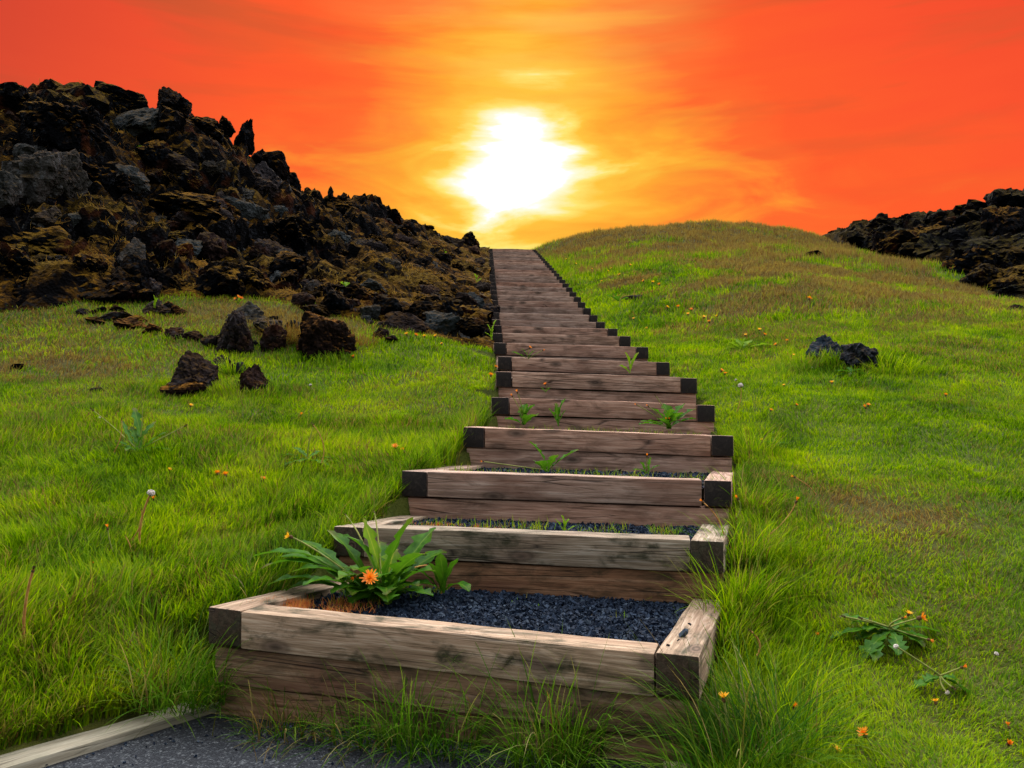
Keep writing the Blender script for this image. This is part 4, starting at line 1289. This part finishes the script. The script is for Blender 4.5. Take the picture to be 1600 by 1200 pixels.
for k in range(26):
    az = RNG.uniform(0, 6.28) if k < 16 else RNG.uniform(2.0, 4.6)
    add_leaf(big, (RNG.uniform(-.07, .06), RNG.uniform(-.05, .06), 0), az, RNG.uniform(.16, .30), RNG.uniform(.055, .09), RNG.uniform(.4, 1.1), RNG.uniform(.5, .9), 140 + k, 'leaf', 6)
for (px, py, d, kind, r, mt, bow, op) in [(578, 903, 3.42, 'flower', .040, 'stem_green', .01, .92), (553, 902, 3.44, 'bud', .020, 'stem_green', .0, .1), (452, 838, 3.62, 'flower', .024, 'stem_green', -.05, .55),
                                          (540, 805, 3.85, 'withered', .010, 'stem_green', .0, .2), (585, 800, 3.85, 'withered', .010, 'stem_green', .0, .2)]:
    t = P(px, py, d) - big.location
    s, ax = add_stem(big, (0, 0, 0), t, (bow, 0, .05), .0035, mt)
    if kind == 'flower' and r > .03: ax = Vector((.05, -.75, .65)).normalized()
    add_head(big, t, ax, r, kind, int(px), op, orange=r > .03)
small = empty('dandelion', (-.31, 3.78, tz), 'small dandelion with spoon-shaped leaves and red stalk against the second step', 'dandelion')
for k, (px, py, d, W, dr) in enumerate([(672, 882, 3.72, .05, .2), (692, 868, 3.75, .042, .15), (712, 875, 3.74, .05, .25), (735, 925, 3.65, .045, .9), (650, 890, 3.74, .05, .3)]):
    leaf_to(small, (0, 0, 0), px, py, d, W, dr, 80 + k, 'leaf', 0)
add_stem(small, (0, 0, 0), P(648, 887, 3.72) - small.location, (.03, 0, .05), .004, 'stem_red')

# weeds on the higher treads and in the lawn
def weed(px, py, d, label, tips, W, heads=(), mat='leaf', name='dandelion', cat='dandelion', teeth=5, droop=.35, group=None, lift=0):
    b = P(px, py, d)
    if lift:
        b = hit(px, py) + Vector((0, 0, lift)); d = b.y
    e = empty(name, b, label, cat, group)
    for k, (tx, ty, dd) in enumerate(tips):
        leaf_to(e, (RNG.uniform(-.01, .01), RNG.uniform(-.01, .01), -.01), tx, ty, d + dd, W * RNG.uniform(.8, 1.2), droop * RNG.uniform(.5, 1.4), int(px) + k, mat, teeth)
    for k, (hx, hy, r, kind) in enumerate(heads):
        t = P(hx, hy, d - .05) - b
        s, ax = add_stem(e, (0, 0, 0), t, (RNG.uniform(-.02, .02), 0, 0), .0032, 'stem_green')
        add_head(e, t, ax, r, kind, int(hx), .6, orange=True)
    return e
weed(856, 735, 5.15, 'dandelion with two long splayed leaves before the fourth step', [(828, 692, 0), (902, 704, 0), (870, 712, -.05), (840, 722, -.1)], .07, [(754, 721, .014, 'bud')])
weed(1010, 738, 5.1, 'small weed with a single orange bud before the fourth step right of centre', [(1000, 722, 0), (1030, 728, 0), (1018, 716, 0), (990, 734, -.05)], .04, [(1011, 712, .016, 'bud')])
weed(818, 662, 6.15, 'broad-leaved weed before the fifth step, left of the grassy weed', [(835, 634, 0), (812, 640, 0), (822, 632, .02), (838, 650, -.1), (790, 655, 0)], .11, [(808, 612, .020, 'bud'), (800, 618, .018, 'bud')], teeth=3)
weed(872, 664, 6.1, 'upright narrow-leaved weed before the fifth step', [(878, 622, 0), (872, 630, 0), (858, 640, 0), (884, 642, 0)], .055, teeth=3)
weed(1046, 668, 6.1, 'bushy dandelion with orange heads before the fifth step at right', [(1020, 640, 0), (1035, 632, .05), (1068, 632, .05), (1085, 640, .05), (1005, 660, -.1), (1085, 655, 0), (1050, 640, -.1), (1000, 664, 0), (1062, 645, -.1), (1030, 655, -.15)], .07,
     [(1024, 618, .012, 'withered'), (1046, 655, .020, 'bud'), (1012, 634, .016, 'bud'), (994, 632, .014, 'bud'), (1040, 655, .016, 'bud')])
weed(985, 582, 8.55, 'bright green two-leaved weed before the seventh step', [(977, 552, 0), (997, 552, 0), (968, 572, 0)], .085, mat='leaf_pale', teeth=0)
weed(852, 612, 7.4, 'tiny weed with one yellow head before the sixth step', [(845, 606, 0), (860, 606, 0)], .04, [(852, 600, .020, 'flower')])
weed(826, 560, 8.5, 'weed with orange heads before the seventh step, left', [(815, 545, 0), (835, 548, 0), (800, 550, 0)], .04, [(828, 543, .024, 'flower'), (849, 547, .018, 'bud')])
weed(880, 832, 4.2, 'reddish grassy weed on the gravel of the second tread', [(868, 812, 0), (890, 812, 0), (878, 806, 0), (900, 822, 0)], .03, mat='leaf_pale', teeth=3)
weed(215, 715, 5.6, 'dark sprawling dandelion with bent stalks on the left lawn', [(190, 660, .1), (215, 640, .2), (245, 690, 0), (262, 675, .1), (180, 690, 0), (240, 660, .2), (200, 705, -.2), (265, 705, -.1), (225, 680, 0), (170, 700, 0), (235, 705, -.1), (208, 668, .1)], .040,
     [(144, 640, .020, 'withered'), (222, 632, .010, 'withered'), (290, 665, .018, 'withered')], lift=.05)
weed(480, 730, 5.2, 'flat dandelion rosette with a bent dead stalk, middle of the left lawn', [(440, 712, .1), (460, 700, .1), (500, 705, .1), (530, 718, .1), (545, 730, 0), (445, 730, -.1), (505, 728, -.1), (470, 722, -.1), (520, 735, -.1), (455, 718, 0)], .042,
     [(490, 665, .012, 'withered')], lift=.05)
weed(1390, 1010, 3.35, 'flattened dandelion patch with broad leaves on the right lawn', [(1350, 985, 0), (1395, 985, .05), (1330, 975, .1), (1420, 975, .1), (1355, 1030, -.1), (1370, 1052, -.1), (1430, 1025, -.05), (1450, 1000, 0), (1310, 965, .1), (1400, 1040, -.1), (1380, 1000, 0), (1405, 1000, 0), (1340, 1005, 0), (1440, 1040, 0), (1300, 1000, 0), (1460, 985, .1), (1330, 1030, 0)], .052,
     [(1345, 966, .014, 'withered'), (1318, 963, .012, 'withered'), (1412, 965, .014, 'bud'), (1440, 965, .026, 'flower'), (1453, 1000, .016, 'bud'), (1365, 1042, .012, 'bud')], droop=.45, lift=.07)
weed(1470, 1085, 3.12, 'withered dandelion with fallen brown stalks right of the flattened patch', [(1445, 1065, 0), (1500, 1065, 0), (1510, 1085, 0), (1430, 1075, 0)], .05,
     [(1400, 1010, .009, 'puff'), (1480, 1082, .008, 'puff'), (1505, 1042, .016, 'bud'), (1490, 1075, .012, 'withered')], droop=.45, lift=.06)
weed(1160, 545, 10.6, 'leafy clump of clover-like weeds right of the seventh step', [(1140, 535, 0), (1150, 530, .1), (1175, 532, .1), (1190, 545, 0), (1165, 528, 0), (1205, 540, 0), (1130, 548, 0)], .09, mat='leaf_pale', teeth=3)
weed(965, 470, 14.6, 'dark green weed clump in the grass left of the flat grey stone', [(948, 462, 0), (958, 458, 0), (972, 460, 0), (982, 466, 0), (962, 464, -.2)], .13, teeth=3)
weed(222, 238, 15.6, 'bright green plant growing on the mossy ledge high on the left slope', [(214, 230, 0), (222, 228, 0), (230, 232, 0), (226, 236, -.2)], .16, mat='leaf_pale', name='slope_plant', cat='plant', teeth=2)
weed(246, 192, 16.4, 'pale yellow-green plant between the skyline crags', [(238, 186, 0), (246, 184, 0), (255, 187, 0)], .14, mat='leaf_pale', name='slope_plant', cat='plant', teeth=2)
weed(372, 474, 10.1, 'yellow-flowered plant on the tilted grey slab', [(364, 466, 0), (372, 463, 0), (380, 468, 0)], .08, [(372, 464, .03, 'flower'), (377, 466, .028, 'flower'), (368, 467, .028, 'flower')], mat='leaf_pale', name='slope_plant', cat='plant')
weed(242, 480, 10.1, 'single yellow-green shoot at the foot of the left slope', [(242, 462, 0), (246, 466, 0)], .06, mat='leaf_pale', name='slope_plant', cat='plant', teeth=0)
weed(542, 450, 12.6, 'low green plant left of the smooth grey slab', [(532, 442, 0), (542, 440, 0), (552, 444, 0), (560, 448, 0)], .12, mat='leaf_pale', name='slope_plant', cat='plant', teeth=2)
weed(692, 398, 22, 'green sprig in the rubble high beside the stairs', [(686, 390, 0), (694, 390, 0), (698, 394, 0)], .14, mat='leaf_pale', name='slope_plant', cat='plant', teeth=2)
weed(745, 440, 16.5, 'green sprig in the rubble midway beside the stairs', [(740, 428, 0), (747, 430, 0), (752, 436, 0)], .12, mat='leaf_pale', name='slope_plant', cat='plant', teeth=2)
weed(768, 530, 10.2, 'tall sprig against the left edge of the stairs at the grass line', [(762, 508, 0), (772, 500, 0), (770, 515, 0), (758, 520, 0)], .07, mat='leaf_pale', name='slope_plant', cat='plant', teeth=2)

# single tall stalks
stalk(222, 868, 236, 770, 4.15, 'tall reddish stalk with pale closed seed head on the left lawn', 'puff', .018, 'stem_red', bow=-.03, tr=.0055)
stalk(205, 835, 221, 795, 4.15, 'short thin brown stalk behind the pale seed head', 'withered', .008, 'stem_red', tr=.003)
stalk(188, 880, 168, 824, 4.05, 'bent stalk with yellow-tipped head left of the pale seed head', 'bud', .018, 'stem_green', bow=-.01, leaves=3)
stalk(47, 1050, 52, 890, 3.28, 'tall bare orange-brown stalk with brown head at the left edge', 'withered', .018, 'stem_red', bow=-.03, tr=.0055)
stalk(153, 900, 148, 882, 3.95, 'short reddish bud between the bare stalk and the seed head', 'bud', .018, 'stem_red')
stalk(1143, 1180, 1131, 1090, 2.72, 'pale stalk with yellow flower beside the long grass right of the path', 'flower', .022, 'stem_green', bow=.0, openness=.45, tr=.004)
stalk(1130, 835, 1097, 783, 4.05, 'thin red stalk with orange bud across the third step block', 'bud', .016, 'stem_red', bow=.03)
stalk(1183, 840, 1245, 782, 4.2, 'slanting reddish stalk with orange-red head right of the third step', 'bud', .022, 'stem_red', bow=.03)
stalk(1150, 800, 1152, 778, 4.3, 'short orange dandelion in the rank grass by the third step', 'bud', .018, 'stem_green')
stalk(1150, 640, 1157, 602, 7.2, 'thin stalk with white seed head right of the sixth step', 'puff', .022, 'stem_red')
stalk(1328, 610, 1328, 586, 8.5, 'thin stalk with white seed head before the meadow rocks', 'puff', .025, 'stem_red')
stalk(1352, 660, 1352, 636, 6.8, 'orange dandelion on a dark stalk alone in the right lawn', 'bud', .026, 'stem_green')
stalk(1275, 765, 1240, 745, 4.9, 'orange-red bud lying in the grass above the slanting stalk', 'bud', .018, 'stem_red')

stalk(178, 700, 190, 655, 5.6, 'thin dark stalk with withered head left of the sprawling dandelion', 'withered', .012, 'stem_red', bow=.02)
stalk(502, 716, 488, 662, 5.3, 'bent dead stalk rising from the flat rosette', 'withered', .013, 'stem_red', bow=.04)
stalk(200, 872, 196, 838, 4.1, 'very thin stalk with brown tip between the bud and the pale seed head', 'withered', .008, 'stem_red')
stalk(1183, 1010, 1172, 985, 2.95, 'brown grass seed head leaning over the long grass by the right block', 'withered', .010, 'stem_red')
weed(1330, 590, 8.3, 'leafy weed in the long grass before the meadow rocks', [(1310, 580, 0), (1345, 578, 0), (1325, 574, .05), (1355, 588, 0), (1305, 590, 0)], .06, teeth=4, lift=.05)
weed(620, 655, 7.0, 'low yellow-green leafy clump in the left lawn near the stairs', [(605, 645, 0), (620, 640, 0), (638, 648, 0), (612, 652, -.05)], .045, mat='leaf_pale', teeth=3, lift=.04)
weed(1210, 700, 5.6, 'small leafy rosette in the turf right of the fourth step', [(1190, 692, 0), (1212, 686, 0), (1232, 694, 0), (1225, 704, -.05)], .045, teeth=5, lift=.04)

# small flowers dotted over the turf: one mesh each, too small for parts
_fm = {}
def dot_mesh(kind):
    if kind not in _fm:
        if kind == 'white':
            V, Q, I = puff_geo(.014, 3); mats = [M['fluff'], M['bract'], M['stem_green']]
        else:
            V, Q, I = flower_geo(.024, 5, .7 if kind != 'red' else .2); mats = [M['petal_orange' if kind != 'yellow' else 'petal'], M['bract'], M['stem_green']]
        V2, Q2 = tube_geo([(0, 0, -.10), (.004, 0, -.05), (0, 0, -.012)], [.003, .0028, .0026], 5)
        b = len(V)
        V = list(V) + list(V2); Q = list(Q) + [tuple(x + b for x in q) for q in Q2]; I = list(I) + [2] * len(Q2)
        _fm[kind] = mesh_py('dandelion_flower', V, Q, mats, I, False)
    return _fm[kind]
def dots(lst, label, group):
    for px, py, kind, s in lst:
        g = hit(px, py)
        k = s * max(1.0, min(1.9, g.y / 8))
        o = bpy.data.objects.new('dandelion_flower', dot_mesh(kind))
        o.location = g + Vector((0, 0, .055 * k)); o.scale = (k, k, k)
        o.rotation_euler = (RNG.uniform(.1, .7), RNG.uniform(-.4, .4), RNG.uniform(0, 6.28))
        link(o); tag(o, label, 'flower', group)
dots([(265, 747, 'yellow', .8), (340, 754, 'orange', 1), (352, 758, 'orange', 1.1), (411, 765, 'orange', 1), (617, 715, 'orange', 1.2), (630, 718, 'red', 1), (298, 645, 'yellow', 1), (470, 660, 'red', 1), (485, 612, 'white', 1), (240, 793, 'red', .8), (155, 662, 'white', .7)],
     'small dandelion flower dotted in the left lawn', 'small flowers in the left lawn')
dots([(635, 532, 'yellow', 1.1), (650, 534, 'orange', 1), (663, 536, 'yellow', 1), (680, 534, 'yellow', 1), (720, 540, 'yellow', .8), (690, 545, 'yellow', .8), (552, 566, 'orange', 1)],
     'yellow dandelion flower in the bright grass below the rubble', 'flowers below the rubble bank')
dots([(775, 583, 'orange', 1), (767, 597, 'orange', 1.2)], 'orange dandelion flower hugging the left edge of the sixth step', 'flowers by the sixth step')
dots([(885, 410, 'yellow', 1), (900, 418, 'yellow', 1), (950, 430, 'yellow', .9), (955, 426, 'yellow', .9), (968, 436, 'yellow', .9), (985, 420, 'yellow', .9), (1005, 447, 'orange', 1), (1020, 449, 'yellow', 1), (1030, 453, 'orange', 1), (1043, 490, 'yellow', 1), (1060, 489, 'orange', 1),
      (1080, 493, 'orange', .9), (1075, 499, 'yellow', .9), (1100, 505, 'yellow', 1), (1108, 512, 'orange', 1), (1120, 502, 'yellow', .9), (940, 445, 'yellow', .8), (925, 425, 'yellow', .8), (990, 505, 'yellow', .8), (1010, 520, 'yellow', .8)],
     'tiny yellow flower in the meadow right of the upper stairs', 'tiny flowers right of the upper stairs')
dots([(1128, 590, 'orange', 1.2), (1133, 594, 'orange', 1.1), (1195, 532, 'orange', 1), (1230, 541, 'orange', .9), (1212, 548, 'orange', 1), (1187, 524, 'yellow', .9), (1165, 532, 'yellow', .9), (1300, 607, 'yellow', 1), (1268, 582, 'white', .8), (1478, 627, 'orange', 1), (1265, 478, 'orange', 1.2),
      (1357, 645, 'orange', 1), (1205, 650, 'orange', .9), (1245, 642, 'orange', .8), (1190, 697, 'orange', .8), (1150, 602, 'white', .9), (1240, 562, 'yellow', .8), (1225, 610, 'yellow', .8)],
     'small orange dandelion flower in the meadow near the blue-grey rocks', 'small flowers in the right meadow')
dots([(1462, 1117, 'yellow', .7), (1350, 1174, 'orange', 1), (1242, 1127, 'red', .8), (1307, 1192, 'yellow', .7), (1576, 1150, 'red', .6), (1577, 1184, 'red', .7), (1557, 1037, 'white', .6), (1275, 1008, 'red', .6), (1420, 975, 'yellow', .7)],
     'small dandelion flower in the lower right lawn', 'small flowers in the lower right lawn')

# ------------------------------------------------------------------ sky
SUN_AZ, SUN_EL = math.atan((815 - 800) / F), math.atan((645 - 268) / F)
w = NT('World', world=True)
scene.world = w.m
tc = w.n('ShaderNodeTexCoord')
sp = w.n('ShaderNodeSeparateXYZ'); w.set(sp.inputs[0], tc.outputs['Generated'])
u = w.math('ARCTAN2', sp.outputs[0], sp.outputs[1])
v = w.math('ARCSINE', sp.outputs[2])
uv = w.n('ShaderNodeCombineXYZ'); w.set(uv.inputs[0], u); w.set(uv.inputs[1], v)
UVv = uv.outputs[0]
du = w.math('SUBTRACT', u, SUN_AZ); dv = w.math('SUBTRACT', v, SUN_EL)
# wind-drawn streaks, tilted one way left of the sun and flat above it
st1 = w.noise(w.mapping(UVv, rot=(0, 0, math.radians(-24)), scale=(4.0, 13, 1)), 1.5, 5, .52, .9)
st2 = w.noise(w.mapping(UVv, loc=(3, 1, 0), rot=(0, 0, math.radians(-4)), scale=(2.2, 22, 1)), 1.5, 5, .55, .4)
st3 = w.noise(w.mapping(UVv, loc=(7, 5, 0), rot=(0, 0, math.radians(-12)), scale=(7, 30, 1)), 1.4, 4, .6, .8)
low = w.mapr(v, .30, .40, 1.0, 0.0)
streak = w.math('ADD', w.math('MULTIPLY', st1, low), w.math('MULTIPLY', st2, w.math('SUBTRACT', 1.0, low)))
streak = w.math('ADD', w.math('MULTIPLY', streak, .82), w.math('MULTIPLY', st3, .18))
sc = w.math('SUBTRACT', streak, .5)
# glow: wider below, narrow beam above
wide = w.mapr(dv, -.08, .12, .66, 1.40)
rr = w.math('SQRT', w.math('ADD', w.math('POWER', w.math('ABSOLUTE', w.math('MULTIPLY', du, wide)), 2.0), w.math('POWER', w.math('MAXIMUM', dv, w.math('MULTIPLY', dv, -1.22)), 2.0)))
amt = w.math('MULTIPLY', w.mapr(rr, .02, .24, .14, .46), w.mapr(dv, .05, .10, 1.0, .75))
rw = w.math('SUBTRACT', rr, w.math('MULTIPLY', sc, amt))
beam = w.math('MULTIPLY', w.mapr(w.math('ABSOLUTE', du), 0, .11, 1.0, 0.0), w.mapr(dv, .05, .12))
beam = w.math('MULTIPLY', beam, w.mapr(dv, .10, .32, .06, .10))
rw = w.math('SUBTRACT', rw, w.math('MULTIPLY', beam, w.mapr(rr, .08, .25)))
glow = w.ramp(w.math('MULTIPLY', rw, 1.25), [(0.0, (1.0, 1.0, .97)), (.054, (1, 1, .95)), (.072, (1, .97, .62)), (.094, (1, .80, .17)), (.125, (1, .56, .055)), (.18, (1, .40, .036)), (.25, (1, .27, .033)), (.33, (1, .150, .029)), (.44, (1, .114, .027)), (.70, (.97, .090, .029)), (1.0, (.88, .072, .028))])
# dusky cloud bars high up
bar = w.noise(w.mapping(UVv, loc=(1.3, 2.2, 0), rot=(0, 0, math.radians(3)), scale=(1.5, 11, 1)), 1.7, 5, .55, .5)
bm_ = w.math('MULTIPLY', w.mapr(bar, .50, .66), w.mapr(v, .22, .36))
bm_ = w.math('MULTIPLY', bm_, w.mapr(w.math('ABSOLUTE', du), .08, .40))
glow = w.mix(w.math('MULTIPLY', bm_, .75), glow, (.55, .105, .032))
# thin bright veil above the sun
veil = w.math('MULTIPLY', w.mapr(w.noise(w.mapping(UVv, loc=(5, 9, 0), scale=(2.2, 14, 1)), 1.4, 4, .5), .45, .65), w.math('MULTIPLY', w.mapr(w.math('ABSOLUTE', du), .02, .26, 1.0, 0.0), w.mapr(v, .30, .42)))
glow = w.mix(w.math('MULTIPLY', veil, .55), glow, (1.0, .56, .11))
corn = w.math('MULTIPLY', w.mapr(u, -.30, -.58), .6)
glow = w.mix(corn, glow, (.52, .060, .034))
core = w.mapr(rw, .028, .052, 2.2, 1.0)
core_v = w.n('ShaderNodeVectorMath', operation='SCALE'); w.set(core_v.inputs[0], glow); w.set(core_v.inputs['Scale'], w.math('MULTIPLY', core, .5))
# unseen rest of dome, shaped to light the ground: bright overcast overhead, dimmed behind
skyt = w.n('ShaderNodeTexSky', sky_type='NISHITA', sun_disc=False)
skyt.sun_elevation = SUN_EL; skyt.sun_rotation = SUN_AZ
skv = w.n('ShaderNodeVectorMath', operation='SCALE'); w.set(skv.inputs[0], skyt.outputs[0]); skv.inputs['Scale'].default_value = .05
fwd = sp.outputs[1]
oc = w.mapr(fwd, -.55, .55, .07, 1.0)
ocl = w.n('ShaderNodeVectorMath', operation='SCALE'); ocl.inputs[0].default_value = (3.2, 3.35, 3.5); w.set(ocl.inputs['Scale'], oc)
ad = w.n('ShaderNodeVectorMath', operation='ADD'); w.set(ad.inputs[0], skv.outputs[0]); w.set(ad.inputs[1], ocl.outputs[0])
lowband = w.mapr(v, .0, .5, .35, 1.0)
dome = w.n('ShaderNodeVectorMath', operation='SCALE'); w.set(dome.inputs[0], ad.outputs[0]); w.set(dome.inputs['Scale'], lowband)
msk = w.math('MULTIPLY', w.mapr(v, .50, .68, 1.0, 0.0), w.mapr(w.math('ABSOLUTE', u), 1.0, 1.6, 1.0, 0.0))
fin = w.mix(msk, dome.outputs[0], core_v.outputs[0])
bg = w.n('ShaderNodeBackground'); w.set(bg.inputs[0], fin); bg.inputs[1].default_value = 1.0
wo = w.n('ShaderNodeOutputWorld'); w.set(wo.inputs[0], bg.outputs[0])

sun = bpy.data.lights.new('sun', 'SUN')
sun.energy = 2.0; sun.angle = math.radians(10); sun.color = (1.0, .86, .66)
so = bpy.data.objects.new('sun', sun); link(so)
dirv = Vector((math.sin(SUN_AZ) * math.cos(SUN_EL), math.cos(SUN_AZ) * math.cos(SUN_EL), math.sin(SUN_EL)))
so.rotation_euler = dirv.to_track_quat('Z', 'Y').to_euler()
so.location = dirv * 60

# ------------------------------------------------------------------ camera
cam = bpy.data.cameras.new('camera')
cam.sensor_fit = 'HORIZONTAL'; cam.sensor_width = 36
cam.lens = F / 1600 * 36
cam.clip_start = .05; cam.clip_end = 2000
co = bpy.data.objects.new('camera', cam); link(co)
co.location = (0, 0, EYE)
co.rotation_euler = (math.pi / 2 + PITCH, 0, 0)
scene.camera = co
scene.view_settings.view_transform = 'Standard'
scene.view_settings.look = 'None'
scene.view_settings.exposure = 1.0
scene.view_settings.gamma = 1
scene.cycles.use_denoising = True
scene.cycles.max_bounces = 8
